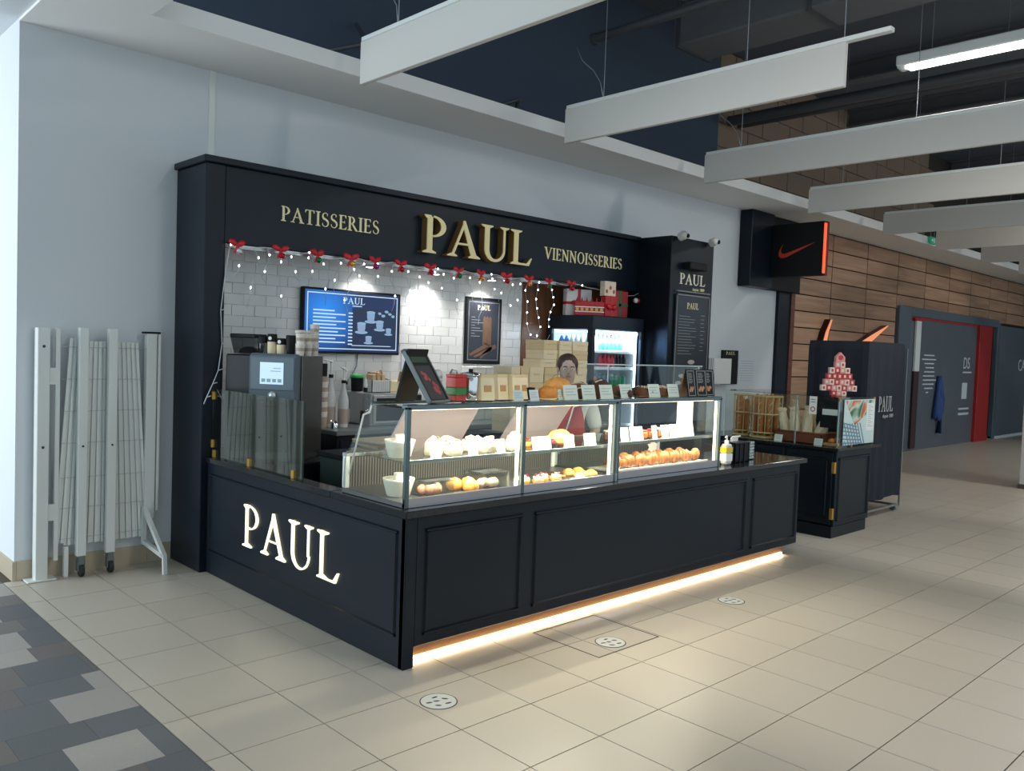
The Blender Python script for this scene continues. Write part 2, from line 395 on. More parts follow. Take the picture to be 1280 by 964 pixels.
for ri, (y0, y1, wide) in enumerate(sorted(rows)):
    key = round((y0+.135)/.28)
    off = {0: -1.32, 2: -1.53, 3: -1.32, 4: -1.25, 5: -1.43}.get(key, -1.22-rnd.uniform(.05, .28))
    xs = [-1.222]; x = off
    while x > -3.2: xs.append(x); x -= .31
    for a, b in zip(xs[:-1], xs[1:]):
        light = wide and rnd.random() < .42
        if key == 0: light = abs(a+1.32) < .02 or abs(a+2.25) < .1
        if key == 2: light = abs(a+1.222) < .02
        if key == 3: light = abs(a+1.222) < .02
        if key == 4: light = abs(a+1.87) < .05
        if key == 5: light = abs(a+1.43) < .05
        m = LT1 if light else (DK1 if rnd.random() < .5 else DK2)
        if not in_view((a+b)/2, (y0+y1)/2, 0, 1.3): continue
        cx, cy = (a+b)/2, (y0+y1)/2
        o = MB().box(b-cx+.0006, a-cx-.0006, y0-cy+.0006, y1-cy-.0006, -.01, 0).build('tile', m, fl2); o.location = (cx, cy, 0)

# walls
wall_back = struct('wall_back', MB().box(-1.15, 9.25, YW, 8, 0, 4.0), WHITEW, 'plain white plaster wall behind the bakery kiosk')
struct('trim_1', MB().bbox(.186, .236, YW-.012, YW+.01, 3.0, 3.88, .003), WHITEP, 'narrow white cover strip running down the wall above the kiosk corner')
BASEM = tile_mat('skirting_tile', lin(190, 176, 152), .4)
bb = struct('baseboard_back', MB().box(-1.14, -.06, YW-.004, YW+.02, 0, .135), GROUT, 'beige tiled skirting under the white wall')
x = -1.139
while x < -.07:
    x1 = min(x+.45, -.056); MB().box(x+.001, x1-.001, YW-.012, YW+.01, 0, .138).build('tile', BASEM, bb); x = x1
bl = struct('baseboard_left', MB().box(-1.155, -1.14, YW+.02, 8, 0, .135), GROUT, 'beige tiled skirting on the return of the wall')
for k in range(4): MB().box(-1.163, -1.14, YW-.012+k*.45, YW+.436+k*.45, 0, .138).build('tile', BASEM, bl)

# soffit (white edge band of the ceiling opening)
SOF = mat('soffit_white', lin(236, 235, 232), .7)
struct('trim_2', MB().box(-.57, 26, 2.2, 3.3, 3.88, 4.015), SOF, 'long white soffit along the top of the shop wall')
struct('ceiling_left', MB().box(-1.15, -.57, -9, YW, 3.88, 4.2), SOF, 'white ceiling strip beside the dark ceiling opening')
struct('ceiling_corner', MB().box(-6, -1.15, -9, 8, 3.90, 4.2), WHITEW, 'white ceiling over the left passage')

# dark ceiling void
VOID = mat('void_paint', lin(84, 92, 102), .8, vary=.15, vscale=2)
VOIDW = mat('void_wall', lin(64, 76, 92), .8)
ceil = struct('ceiling', MB().box(-.6, 26, -9, 3.3, 6.0, 6.2), VOID, 'dark painted ceiling deck high above the hanging panels')
struct('wall_void', MB().box(-.6, 7.4, 3.0, 3.2, 4.016, 6.0), VOIDW, 'dark blue wall inside the ceiling void')
BLOCKM = mat('void_block', lin(140, 118, 100), .85, vary=.1, vscale=2)
wv = struct('wall_void_block', MB().box(7.4, 26, 3.04, 3.2, 4.015, 6.0), mat('void_joint', lin(60, 52, 46), .9), 'brown block wall inside the ceiling void')
for i in range(10):
    for j in range(6):
        xo = 7.4+i*.8-(.4 if j % 2 else 0)
        MB().bbox(max(7.4, xo)+.01, xo+.79, 3.015, 3.05, 4.02+j*.33, 4.34+j*.33, .006).build('block', BLOCKM, wv)
BEAMM = mat('void_beam', lin(96, 98, 102), .75, vary=.1)
for k, (x, z, w, h) in enumerate([(2.1, 5.72, .22, .28), (4.45, 5.72, .22, .28), (6.8, 5.72, .22, .28), (9.1, 5.72, .22, .28), (11.4, 5.72, .22, .28), (13.7, 5.72, .22, .28), (16.2, 5.72, .22, .28), (19, 5.72, .22, .28)]):
    b = MB().box(x-w/2, x+w/2, -9, 3.0, z+h-.03, z+h).box(x-w/2, x+w/2, -9, 3.0, z, z+.03).box(x-.02, x+.02, -9, 3.0, z+.03, z+h-.03).build('ceiling_beam', BEAMM)
    tag(b, ['dark steel roof beam nearest the left end of the ceiling void', 'dark steel roof beam above the second white hanging panel', 'dark steel roof beam beside the long ceiling lamp', 'dark steel roof beam just past the ceiling lamp', 'dark steel roof beam over the black shop sign', 'dark steel roof beam over the wood clad wall', 'dark steel roof beam second from the far end', 'farthest dark steel roof beam in the ceiling void'][k], 'beam', 'roof beams')
PIPEM = mat('pipe_dark', lin(80, 82, 86), .5, metal=.3)
tag(MB().bar((3.75, 2.1, 4.9), (3.75, -8, 4.9), .045, 10).lathe([(.062, 0), (.062, .05)], 10, T(3.75, 2.13, 4.9) @ RX(R(90))).build('ceiling_pipe', PIPEM), 'dark round pipe with a capped end in the ceiling void', 'pipe')
tag(MB().bar((7.5, 2.9, 5.0), (7.5, -8, 5.0), .07, 10).bar((7.75, 2.9, 5.0), (7.75, -8, 5.0), .05, 10).build('ceiling_pipe', PIPEM), 'pair of dark pipes running over the hanging panels', 'pipe')
DUCT = thing('ventilation_duct', 'square dark ventilation duct in the ceiling void', 'duct', (5.2, 0, 5.1))
MB().bbox(-.3, .3, -8, 2.0, 0, .45, .02).build('body', BEAMM, DUCT)
for k in range(6): MB().box(-.325, .325, 1.9-k*1.5, 1.94-k*1.5, -.025, .475).build('flange', PIPEM, DUCT)
tag(MB().bar((.6, 2.95, 4.03), (1.35, 2.55, 4.3), .02, 6).bar((1.35, 2.55, 4.3), (1.5, 2.95, 4.6), .02, 6).build('void_bracket', PIPEM), 'dark angled bracket above the soffit at the left', 'bracket', 'brackets above the soffit')
tag(MB().bar((2.7, 2.95, 4.03), (3.1, 2.5, 4.22), .02, 6).bar((3.1, 2.5, 4.22), (3.4, 2.95, 4.0), .02, 6).build('void_bracket', PIPEM), 'dark angled bracket above the soffit between first two panels', 'bracket', 'brackets above the soffit')

# hanging baffles
BAFF = mat('baffle_white', lin(208, 205, 198), .7)
WIRE = mat('wire', lin(150, 155, 160), .4, metal=.6)
for k, x in enumerate([.885, 3.16, 5.49, 7.96, 10.36, 12.53, 14.83, 17.2, 19.5]):
    th = thing('ceiling_baffle', ['white hanging ceiling panel nearest the camera, cut by the top edge', 'second white hanging ceiling panel, with its free end showing', 'third white hanging ceiling panel, below the lamp', 'fourth white hanging ceiling panel over the black shop sign', 'fifth white hanging ceiling panel, by the green exit sign', 'sixth white hanging ceiling panel from the camera', 'seventh white hanging ceiling panel from the camera', 'eighth white hanging ceiling panel from the camera', 'farthest white hanging ceiling panel'][k], 'ceiling panel', (x, 1.9, 3.712), 0, 'white hanging ceiling panels')
    L = 2.7 if k == 1 else 6.0
    MB().bbox(-.022, .022, -L, 0, 0, .318, .004).build('panel', BAFF, th)
    MB().bbox(-.03, .03, -L-(.32 if k == 1 else 0), -.02, .312, .345, .003).build('top_rail', WHITEP, th)
    for yy in (-.45, -L+.02 if k == 1 else -2.3, -1.9 if k == 1 else -4.2): MB().bar((0, yy, .34), (0, yy, 2.3), .004, 5).build('suspension_wire', WIRE, th)
    if k < 3: MB().tube([(0, -.44, .36), (.03, -.38, .5), (.02, -.3, .62), (-.03, -.2, .72), (-.05, -.14, .85)], .005, 5).build('loose_cable', WIRE, th)
# ceiling lamps
DIFF = mat('lamp_diffuser', lin(250, 252, 255), .4, emit=(1, .97, .93, 1), estr=6.0)
def lamp(x, y0, L, lab):
    th = thing('ceiling_lamp', lab, 'lamp', (x, y0, 4.6), 0, 'linear ceiling lamps')
    MB().bbox(-.09, .09, -L, 0, .03, .13, .01).build('housing', WHITEP, th)
    MB().lathe([(.03, 0), (.065, .03), (.07, .06)], 10, I4).build('end_cap', WHITEP, th, T(0, -.05, .0))
    MB().bbox(-.065, .065, -L+.08, -.08, 0, .04, .015).build('diffuser', DIFF, th)
    for yy in (-.3, -L+.3): MB().bar((0, yy, .13), (0, yy, 1.4), .004, 5).build('suspension_wire', WIRE, th)
    a = area('lamp_light', (x, y0-L/2, 4.59), (0, 0, 0), .13, L-.16, LAMP_W, (1, .965, .92)); a.parent = None
LAMP_W = 60
lamp(5.72, -.12, 3.0, 'long lit ceiling lamp at the upper right')
lamp(.95, -.9, 3.0, 'lit ceiling lamp above the camera, nearest the kiosk')
lamp(-1.0+12, -.12, 3.0, 'far lit ceiling lamp behind the white panels')
lamp(16.5, -.12, 3.0, 'farthest lit ceiling lamp')
lamp(5.72, -4.6, 3.0, 'lit ceiling lamp over the walkway to the right')

# wood clad shop wall
WOOD = wood_mat('wood_panel', lin(154, 118, 92), lin(188, 148, 118), 2.2, .5, (.35, 1, 6))
wr = struct('wall_right', MB().box(9.62, 26, 3.035, 3.3, 0, 3.88), mat('wood_gap', lin(40, 28, 22), .8), 'wood clad shop wall of wide horizontal panels')
XS = [9.70, 11.02, 12.38, 13.75, 15.12, 16.46, 17.79, 19.09, 20.4, 21.7, 23.0, 24.3, 25.6]
SCREW = mat('screw', lin(60, 44, 34), .5)
for i in range(len(XS)-1):
    for r in range(15):
        z1 = 3.862-r*.2655; z0 = max(z1-.2655, .05)
        if z1 < .15: continue
        if XS[i] > 13.5 and z0 < 2.66:
            if z1 < 2.9: continue
            z0 = max(z0, 2.84 if XS[i] < 19.5 else 2.78)
        cx = (XS[i]+XS[i+1])/2; cz = (z0+z1)/2; hw = (XS[i+1]-XS[i])/2
        o = MB().bbox(-hw+.014, hw-.014, -.02, .02, -(z1-z0)/2+.009, (z1-z0)/2-.009, .003).build('panel', WOOD, wr); o.location = (cx, 3.015, cz)
struct('trim_3', MB().box(9.58, 9.70, 2.94, 3.1, 0, 2.80), wood_mat('wood_edge', lin(92, 52, 34), lin(120, 70, 46), 3, .5), 'reddish brown end post of the wood clad wall')
struct('trim_4', MB().box(9.22, 9.585, 2.96, 3.2, 0, 2.80), BLACK, 'black upright strip between white wall and wood clad wall')

# window of the left passage
wi = struct('window_1', MB().box(-5.9, -5.86, 3.0, 3.06, 0, 3.9).box(-5.9, -5.86, 5.94, 6.0, 0, 3.9).box(-5.9, -5.86, 4.47, 4.53, 0, 3.9).box(-5.9, -5.86, 3.0, 6.0, 3.8, 3.9).box(-5.9, -5.86, 3.0, 6.0, 0, .1), WHITEP, 'tall window of the passage left of the wall')
MB().box(-5.885, -5.88, 3.06, 5.94, .1, 3.8).build('pane', GLASS, wi)
area('window_daylight', (-5.8, 4.5, 1.95), (0, R(-90), 0), 3.6, 2.8, 260, (.86, .94, 1))

# ================================================================== NEIGHBOUR SHOPS
sg = thing('shop_sign_box', 'large black fascia box over the end of the white wall', 'sign', (8.08, 3.0, 2.785))
MB().bbox(0, .62, -.20, 0, 0, 1.09, .008).build('side_panel', BLACK, sg)
MB().bbox(.62, 1.62, -.13, 0, 0, 1.09, .008).build('front_panel', MATTE, sg)
bs = thing('projecting_sign', 'square black projecting sign with an orange tick and glowing orange edge', 'sign', (8.62, 2.79, 2.95))
MB().bbox(0, .12, -.80, 0, 0, .76, .006).build('panel', MATTE, bs)
MB().box(.03, .09, 0, .008, .6, .66).box(.03, .09, 0, .008, .1, .16).build('bracket', BLACK2, bs)
OR = mat('orange_print', lin(205, 62, 38), .5)
swoosh(MB(), FX(0, -.12, .27), .56, .0, .006).build('emblem', OR, bs)
ORE = mat('orange_glow', lin(255, 70, 40), .4, emit=lin(255, 78, 42), estr=1.6)
MB().box(-.004, .05, -.815, -.80, .03, .73).build('glowing_edge', ORE, bs)
MB().box(.05, .125, -.815, -.80, 0, .76).build('edge_frame', mat('dark_red', lin(120, 20, 20), .5), bs)
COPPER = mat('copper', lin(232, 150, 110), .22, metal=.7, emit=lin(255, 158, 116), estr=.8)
ws_ = thing('wall_emblem', 'large copper tick emblem on the wood wall behind the covered rack', 'emblem', (10.5, 2.99, 1.5))
swoosh(MB(), FY(0, 0, 0), 2.62, .0, .10).build('body', mat('dark_bronze', lin(52, 30, 26), .3, metal=.5), ws_)
swoosh(MB(), FY(.02, -.10, .0), 2.6, .0, .03).build('face', COPPER, ws_)

# dark boarded shop fronts
HOARD = mat('hoarding', lin(92, 100, 108), .35, vary=.18, vscale=1.2)
HFRAME = mat('hoarding_frame', lin(84, 96, 106), .5)
d1 = struct('door_1', MB().box(14.35, 18.3, 2.97, 3.03, .0, 2.70), HOARD, 'dark grey boarded shop front with red jamb and faint notices')
MB().bbox(13.78, 14.35, 2.93, 3.03, 0, 2.86, .01).bbox(14.35, 19.7, 2.93, 3.03, 2.68, 2.86, .01).build('frame', HFRAME, d1)
REDP = mat('red_paint', lin(170, 30, 30), .5)
MB().bbox(18.3, 19.15, 2.90, 3.03, 0, 2.68, .01).build('jamb', REDP, d1)
MB().box(14.35, 18.3, 2.955, 2.97, 2.64, 2.68).build('top_strip', REDP, d1)
MB().bbox(14.62, 14.86, 2.92, 2.965, 1.6, 2.66, .006).build('post', WHITEP, d1)
MB().bbox(14.62, 14.86, 2.92, 2.965, 0.05, 1.6, .006).build('post', mat('dark_maroon', lin(60, 34, 36), .5), d1)
MB().bbox(14.5, 15.0, 2.915, 2.965, 2.60, 2.66, .006).build('cap', REDP, d1)
WPR = mat('white_print', lin(205, 212, 215), .6)
tx = MB()
for k, (u, w) in enumerate([(0, .55), (-.1, .75), (.05, .5), (.1, .45), (.05, .55), (0, .6), (0, .7), (0, .6), (.1, .45), (.2, .12)]):
    tx.box(15.2+u, 15.2+u+w, 2.962, 2.97, 1.92-k*.085, 1.945-k*.085)
tx.build('notice_text', WPR, d1)
sans_mesh('DS', .36, FY(17.5, 2.969, 1.68), .002, WPR, d1, 'lettering'); MB().box(17.5, 18.05, 2.964, 2.97, 1.58, 1.61).build('underline', WPR, d1)
MB().box(17.5, 17.82, 2.964, 2.97, 1.0, 1.36).box(17.35, 18.0, 2.964, 2.97, .76, .80).box(17.35, 18.0, 2.964, 2.97, .64, .69).build('notice', WPR, d1)
bag = MB()
bag.tube([(16.0, 2.93, 1.5), (15.9, 2.91, 1.1), (15.8, 2.92, .62)], .05, 6).tube([(16.02, 2.93, 1.5), (16.15, 2.90, 1.0), (16.1, 2.92, .3)], .06, 6)
bag.blob(.22, .05, .28, .4, 4, 2, M=T(16.05, 2.91, .85))
tag(bag.build('blue_cloth', mat('blue_cloth', lin(44, 74, 130), .7)), 'blue and white cloth hanging on the grey boarded shop front', 'cloth')
d2 = struct('door_2', MB().box(19.75, 26, 2.97, 3.03, .05, 2.74), HOARD, 'dark grey hoarding at the far right edge')
MB().box(19.6, 26, 2.94, 3.03, 0, .06).build('kerb', WHITEP, d2); MB().bbox(19.6, 19.8, 2.92, 3.03, 0, 2.8, .01).build('edge_post', HFRAME, d2)
sans_mesh('CAR', .42, FY(21.5, 2.969, 1.66), .002, WPR, d2, 'lettering')
struct('wall_far', MB().box(26, 26.2, -9, 3.2, 0, 6), mat('far_wall', lin(150, 150, 150), .8), 'grey end wall of the mall')
PILL = mat('pillar_white', lin(205, 200, 196), .6)
pl = thing('pillar', 'pale square pillar cut by the right edge of the picture', 'pillar', (11.05, .03, 0))
MB().bbox(0, .6, -.6, 0, .06, 4.2, .01).build('shaft', PILL, pl); MB().bbox(-.012, .612, -.612, .012, 0, .06, .004).build('foot', GROUT, pl)
ex = thing('exit_sign', 'small green exit sign hung under the soffit', 'sign', (12.95, 2.16, 3.89)); ex.scale = (.8, .8, .8)
MB().bbox(0, .3, -.02, .02, 0, .16, .004).build('panel', mat('exit_green', lin(20, 120, 90), .5, emit=lin(20, 140, 100), estr=.4), ex)
MB().prism([(.05, .06), (.12, .06), (.12, .03), (.17, .08), (.12, .13), (.12, .1), (.05, .1)], FY(0, -.02, 0), 0, .003).box(.2, .25, -.023, -.019, .03, .13).build('pictogram', PAPER, ex)
MB().bar((.05, 0, .16), (.05, 0, .27), .005, 5).bar((.25, 0, .16), (.25, 0, .27), .005, 5).build('hanger', WIRE, ex)

# ================================================================== KIOSK PORTAL
po = thing('bakery_portal', 'tall black bakery portal with gold capitals along its fascia', 'shop front', (0, 0, 0))
YF = 2.4775
colL = MB().bbox(-.054, .098, YF, YW-.002, 0, 3.05, .006).build('left_column', BLACK, po)
MB().box(.098, .104, YF+.004, 2.99, 0, 2.48).build('inner_lining', BLACK2, po)
MB().bbox(.1, 5.085, YF+.012, YF+.05, 2.478, 3.05, .004).build('fascia_panel', BLACK, po)
MB().bbox(-.08, 5.09, YF-.03, YW-.002, 3.05, 3.10, .006).build('cornice', BLACK, po)
MB().bbox(5.085, 5.93, 2.02, YW-.002, 0, 3.09, .006).build('right_column', BLACK2, po)
NCEIL = mat('niche_ceiling', lin(228, 228, 228), .6)
MB().box(.1, 5.085, YF+.05, YW-.001, 2.49, 2.53).build('niche_ceiling', NCEIL, po)
MB().bbox(.1, 3.75, YF+.03, YF+.09, 2.442, 2.478, .004).build('light_rail', STEEL, po)
serif_text('PATISSERIES', FY(0, YF+.012, 0), .555, 1.485, 2.70, .118, 0, .008, GOLDSIDE, po)
serif_text('VIENNOISSERIES', FY(0, YF+.012, 0), 3.53, 4.795, 2.70, .122, 0, .008, GOLDSIDE, po)
GOLD2 = mat('gold_return', lin(150, 112, 62), .4, metal=.4)
serif_text('PAUL', FY(0, YF+.012, 0), 1.90, 3.27, 2.592, .337, 0, .075, GOLD2, po, 'letter_return', .02)
serif_text('PAUL', FY(0, YF+.012, 0), 1.90, 3.27, 2.592, .337, .075, .085, GOLD, po, 'letter_face', .02)
# lettering and menu on the right column
serif_text('PAUL', FY(0, 2.02, 0), 5.25, 5.76, 2.565, .125, 0, .012, mat('pale_gold', lin(235, 226, 205), .35, metal=.2), po, 'letter', .02)
sans_mesh('depuis 1889', .05, FY(5.52, 2.018, 2.505), .001, GOLDSIDE, po, 'small_lettering')
MB().bbox(5.32, 5.66, 1.92, 2.02, 2.735, 2.815, .006).build('picture_lamp', MATTE, po)
CW = thing('column_menu_board', 'tall dark menu board on the right black column', 'menu board', (5.19, 2.018, 1.32))
MB().bbox(0, .66, -.02, 0, 0, 1.13, .004).build('board', mat('menu_dark', lin(42, 50, 58), .45, vary=.25, vscale=3), CW)
fr = MB()
for a in ((.0, .66, 0, .016), (.0, .66, 1.114, 1.13)): fr.box(a[0], a[1], -.028, -.018, a[2], a[3])
for a in ((0, .014), (.646, .66)): fr.box(a[0], a[1], -.028, -.018, 0, 1.13)
fr.build('frame', mat('pewter', lin(120, 122, 124), .4), CW)
MB().box(0, .66, -.03, -.0, 1.155, 1.17).build('header_bar', mat('pewter', (0, 0, 0, 1)), CW)
serif_text('PAUL', FY(0, -.02, 0), .21, .44, .97, .07, 0, .002, GOLDSIDE, CW)
ln = MB()
for k in range(14): ln.box(.06, .06+random.uniform(.2, .36), -.022, -.02, .88-k*.033, .885-k*.033)
for k in range(10): ln.box(.5, .5+random.uniform(.05, .1), -.022, -.02, .9-k*.045, .906-k*.045)
ln.build('menu_text', mat('menu_text', lin(150, 155, 155), .6), CW)
cu = MB()
for (u, v, r) in ((.34, .36, .07), (.46, .26, .07), (.16, .2, .06), (.3, .16, .055), (.1, .12, .06)): cu.lathe([(r, 0), (r*.8, .002)], 16, T(u, -.02, v) @ RX(R(90)) @ Matrix.Diagonal((1, .38, 1, 1)))
cu.build('cup_picture', mat('cup_print', lin(176, 168, 158), .5), CW)
# cameras on top of the right column
CAMW = mat('camera_white', lin(225, 222, 216), .35)
for k, (x, lab) in enumerate(((5.18, 'white dome security camera on the left corner of black column'), (5.8, 'white dome security camera on the right corner of black column'))):
    th = thing('security_camera', lab, 'camera', (x, 1.965, 3.075), 0, 'security cameras')
    MB().lathe([(.045, .0), (.05, .01), (.045, .055)], 16, T(0, .02, 0) @ RX(R(70))).build('mount', CAMW, th)
    MB().blob(.055, .05, .05, 0, 0, M=T(0, -.035, .02)).build('housing', CAMW, th)
    MB().lathe([(.026, 0), (.022, .012), (.0, .016)], 12, T(.012, -.078, .012) @ RX(R(90)), cap=False).build('lens', MATTE, th)

# tiled niche wall
TW = tile_mat('white_wall_tile', lin(226, 226, 224), .28, vary=.03, speck=.01)
wn = struct('wall_niche', MB().box(.1, 3.72, 2.985, YW-.001, 0, 2.49), mat('tile_joint', lin(216, 216, 216), .7), 'white glazed brick tile wall inside the kiosk')
sh = MB().bbox(-.0985, .0985, -.004, .006, -.0435, .0435, .0025); tm = None
for r in range(16):
    z = 2.445-r*.09
    if z < 1.05: break
    x = .10+(.1 if r % 2 else 0)
    if r % 2: o = MB().bbox(-.0485, .0485, -.004, .006, -.0435, .0435, .0025).build('tile', TW, wn); o.location = (.15, 2.983, z)
    while x < 3.71:
        w = min(.2, 3.72-x)
        if w > .195:
            if tm is None: o = sh.build('tile', TW, wn); tm = o.data
            else: o = bpy.data.objects.new('tile', tm); COL.objects.link(o); o.parent = wn
        else: o = MB().bbox(-w/2+.0015, w/2-.0015, -.004, .006, -.0435, .0435, .0025).build('tile', TW, wn)
        o.location = (x+w/2, 2.983, z+random.uniform(-.0005, .0005)); x += w
dr = struct('door_3', MB().box(3.72, 5.085, 2.97, YW-.001, 0, 2.49), wood_mat('brown_door', lin(118, 74, 48), lin(148, 98, 66), 3, .45, (8, 1, .5)), 'brown wooden panel beside the white tiles')
# spot lights in the niche ceiling
for k, x in enumerate((1.62, 2.36, 3.1)):
    th = thing('spot_lamp', ['leftmost', 'middle', 'rightmost'][k]+' recessed spot lamp shining down the white tiles', 'lamp', (x, 2.8, 2.448), 0, 'niche spots')
    MB().lathe([(.05, 0), (.055, .01), (.055, .04)], 16).build('ring', STEEL, th)
    MB().lathe([(.04, -.002), (.04, .002)], 16).build('lens', mat('spot_lens', (1, 1, 1, 1), .3, emit=(1, .96, .9, 1), estr=14), th)
    d = bpy.data.lights.new('spot_light', 'SPOT'); d.energy = 46; d.spot_size = R(115); d.spot_blend = 1.0; d.shadow_soft_size = .05; d.color = (1, .97, .93)
    o = bpy.data.objects.new('spot_light', d); COL.objects.link(o); o.location = (x, 2.8, 2.44); o.rotation_euler = (R(12), 0, 0)

# ================================================================== COUNTER
def moulding(mb, M, u0, u1, v0, v1, w=.022, d=.012):
    """raised picture-frame bead around a recessed panel"""
    for (a, b, c, e, f) in ((u0, u1, v0, v0+w, 0), (u0, u1, v1-w, v1, 0), (u0, u0+w, v0+w, v1-w, 1), (u1-w, u1, v0+w, v1-w, 1)):
        if f == 0: pts = [(c, 0), (e, 0), (e-w*.3, d), (c+w*.3, d)]; mb.add([(a, q, r) for q, r in pts]+[(b, q, r) for q, r in pts], [(0, 1, 2, 3), (7, 6, 5, 4), (0, 4, 5, 1), (1, 5, 6, 2), (2, 6, 7, 3), (3, 7, 4, 0)], M)
        else: pts = [(a, 0), (b, 0), (b-w*.3, d), (a+w*.3, d)]; mb.add([(q, c, r) for q, r in pts]+[(q, e, r) for q, r in pts], [(0, 1, 2, 3), (7, 6, 5, 4), (0, 4, 5, 1), (1, 5, 6, 2), (2, 6, 7, 3), (3, 7, 4, 0)], M)
    return mb
ct = thing('serving_counter', 'long black panelled serving counter with glowing capitals on its side', 'counter', (0, 0, 0))
MB().bbox(0, .04, 0, YF-.001, 0, .83, .005).build('side_panel', BLACK, ct)
moulding(MB(), FX(0, 0, 0), -2.42, -.07, .165, .755).build('side_moulding', BLACK2, ct)
MB().bbox(.0, .075, -.004, .04, 0, .83, .004).build('corner_post', BLACK, ct)
MB().bbox(.075, 4.36, 0, .04, .112, .83, .005).build('front_panel', BLACK, ct)
for u0, u1 in ((.135, .875), (.985, 3.46), (3.565, 4.32)):
    moulding(MB(), FY(0, 0, 0), u0, u1, .165, .765, .026, .014).build('front_moulding', BLACK2, ct)
MB().bbox(4.32, 4.36, .04, .72, .112, .83, .005).build('end_panel', BLACK, ct)
KICK = mat('kick_board', lin(150, 110, 80), .5)
MB().box(.075, 4.30, .10, .12, 0, .112).box(4.28, 4.30, .12, .7, 0, .112).build('kick_board', KICK, ct)
MB().box(.08, 4.28, .088, .10, .003, .02).build('light_strip', mat('led_kick', lin(255, 230, 190), .5, emit=lin(255, 214, 140), estr=6.5), ct)
area('kick_light', (2.18, .08, .014), (R(-60), 0, 0), 4.2, .012, 3.6, (1, .82, .55))
GRAN = mat('granite', lin(30, 33, 36), .12, vary=.5, vscale=60)
MB().bbox(-.016, 4.45, -.022, .74, .83, .872, .004).bbox(-.016, .10, .74, YF-.002, .83, .872, .004).build('worktop', GRAN, ct)
serif_text('PAUL', FX(0, 0, 0), -1.865, -.64, .325, .29, 0, .012, LIT, ct, 'glowing_letter', .11, .074, .03)

# side glass screen with brass clips
gs = thing('side_glass_screen', 'tinted glass screen standing on the side of the counter', 'glass screen', (.03, 0, .872))
MB().box(-.005, .005, 1.146, 1.80, .004, .51).build('pane', GLASSD, gs)
MB().box(-.005, .005, 1.805, YF-.004, .004, .51).build('pane', GLASSD, gs)
for yy in (1.257, 1.87, 2.43): MB().bbox(-.012, .012, yy-.018, yy+.018, 0, .055, .003).build('clip', BRASS, gs)
for zz in (.10, .46): MB().bbox(-.014, .014, YF-.03, YF-.002, zz-.03, zz+.03, .003).build('hinge', BRASS, gs)
MB().box(-.0056, .0056, 1.142, 1.146, .004, .51).build('polished_edge', mat('glass_edge', lin(40, 60, 55), .2), gs)

# ------------------------------------------------------------------ glass display cases
FROST = frosted_mat('frosted_door', lin(176, 162, 162), .86)
VENT = stripe_mat('vent_panel', lin(46, 46, 46), lin(112, 106, 100), 16, 'X', .4, .3)
SHELFG = glass_mat('shelf_glass', (.86, .92, .89), 1.0)
RAIL = mat('case_rail', lin(96, 110, 112), .25, metal=.7)
def display_case(x0, x1, yf, posts, lab, doors):
    c = thing('display_case', lab, 'display case', (x0, yf, .872), 0)
    L = x1-x0
    MB().bbox(0, L, .0, .62, 0, .03, .004).build('deck', mat('deck_steel', lin(96, 96, 96), .35, metal=.5), c)
    MB().bbox(.0, L, -.004, .012, .0, .055, .003).build('front_ledge', mat('ledge', lin(170, 168, 172), .18, metal=.6), c)
    for k, (a, b) in enumerate(zip(posts[:-1], posts[1:])):
        MB().box(a-x0+.02, b-x0-.004, .0, .007, .055, .535).build('front_pane', GLASS, c)
        MB().box(a-x0+.02, b-x0-.004, .0, .34, .548, .554).build('top_pane', GLASS, c)
        # sloping frosted rear doors
        pts = [(.36, .535), (.375, .535), (.60, .235), (.585, .235)]
        w0 = a-x0+doors[k]*(b-a); w1 = b-x0-.03
        if doors[k] < 1: MB().prism(pts, Matrix(((0, 0, 1, 0), (1, 0, 0, 0), (0, 1, 0, 0), (0, 0, 0, 1))), w0, w1).build('rear_door', FROST, c)
        MB().box(a-x0+.01, b-x0-.01, .06, .50, .24, .25).build('shelf', SHELFG, c)
        MB().bbox(a-x0+.01, b-x0-.01, .052, .064, .232, .254, .002).build('shelf_edge', STEELG, c)
    MB().box(.02, L-.02, .60, .62, .03, .215).build('vent_panel', VENT, c)
    MB().bbox(0.0, L, .585, .625, .215, .24, .003).build('rear_rail', STEEL, c)
    for p in (0.0, L-.03): MB().bbox(p, p+.03, .585, .62, .03, .22, .003).build('rear_post', WHITEP, c)
    for p in posts: MB().bbox(p-x0-.014, p-x0+.014, -.006, .022, .0, .555, .003).build('post', RAIL, c)
    MB().bbox(0, L, -.006, .05, .538, .566, .003).build('top_rail', RAIL, c)
    MB().bbox(0, L, .33, .35, .540, .562, .003).build('top_rail', RAIL, c)
    # side panes (trapezoid)
    tp = [(.02, .03), (.61, .03), (.60, .2), (.40, .5), (.33, .545), (.02, .545)]
    for xx in (0.0, L-.007): MB().prism(tp, Matrix(((0, 0, 1, 0), (1, 0, 0, 0), (0, 1, 0, 0), (0, 0, 0, 1))), xx, xx+.007).build('side_pane', GLASS, c)
    MB().tube([(.004, .34, .545), (.004, .36, .50), (.004, .42, .48), (.004, .55, .12)], .006, 6).build('rod', WHITEP, c)
    for k, (a, b) in enumerate(zip(posts[:-1], posts[1:])):
        MB().box(b-x0-.045, b-x0-.028, .012, .024, .04, .53).build('light_strip', LEDW, c)
        MB().box(a-x0+.05, b-x0-.05, .034, .046, .533, .538).build('light_strip', LEDW, c)
        area('case_light', ((a+b)/2, yf+.04, .872+.53), (R(4), 0, 0), (b-a)-.12, .015, 15, (1, .86, .68))
        area('case_light', ((a+b)/2, yf+.07, .872+.228), (R(6), 0, 0), (b-a)-.12, .012, 5.5, (1, .86, .68))
    return c
display_case(.02, 1.83, .05, (.034, .915, 1.80), 'left long glass display case filled with cakes', (.30, .38))
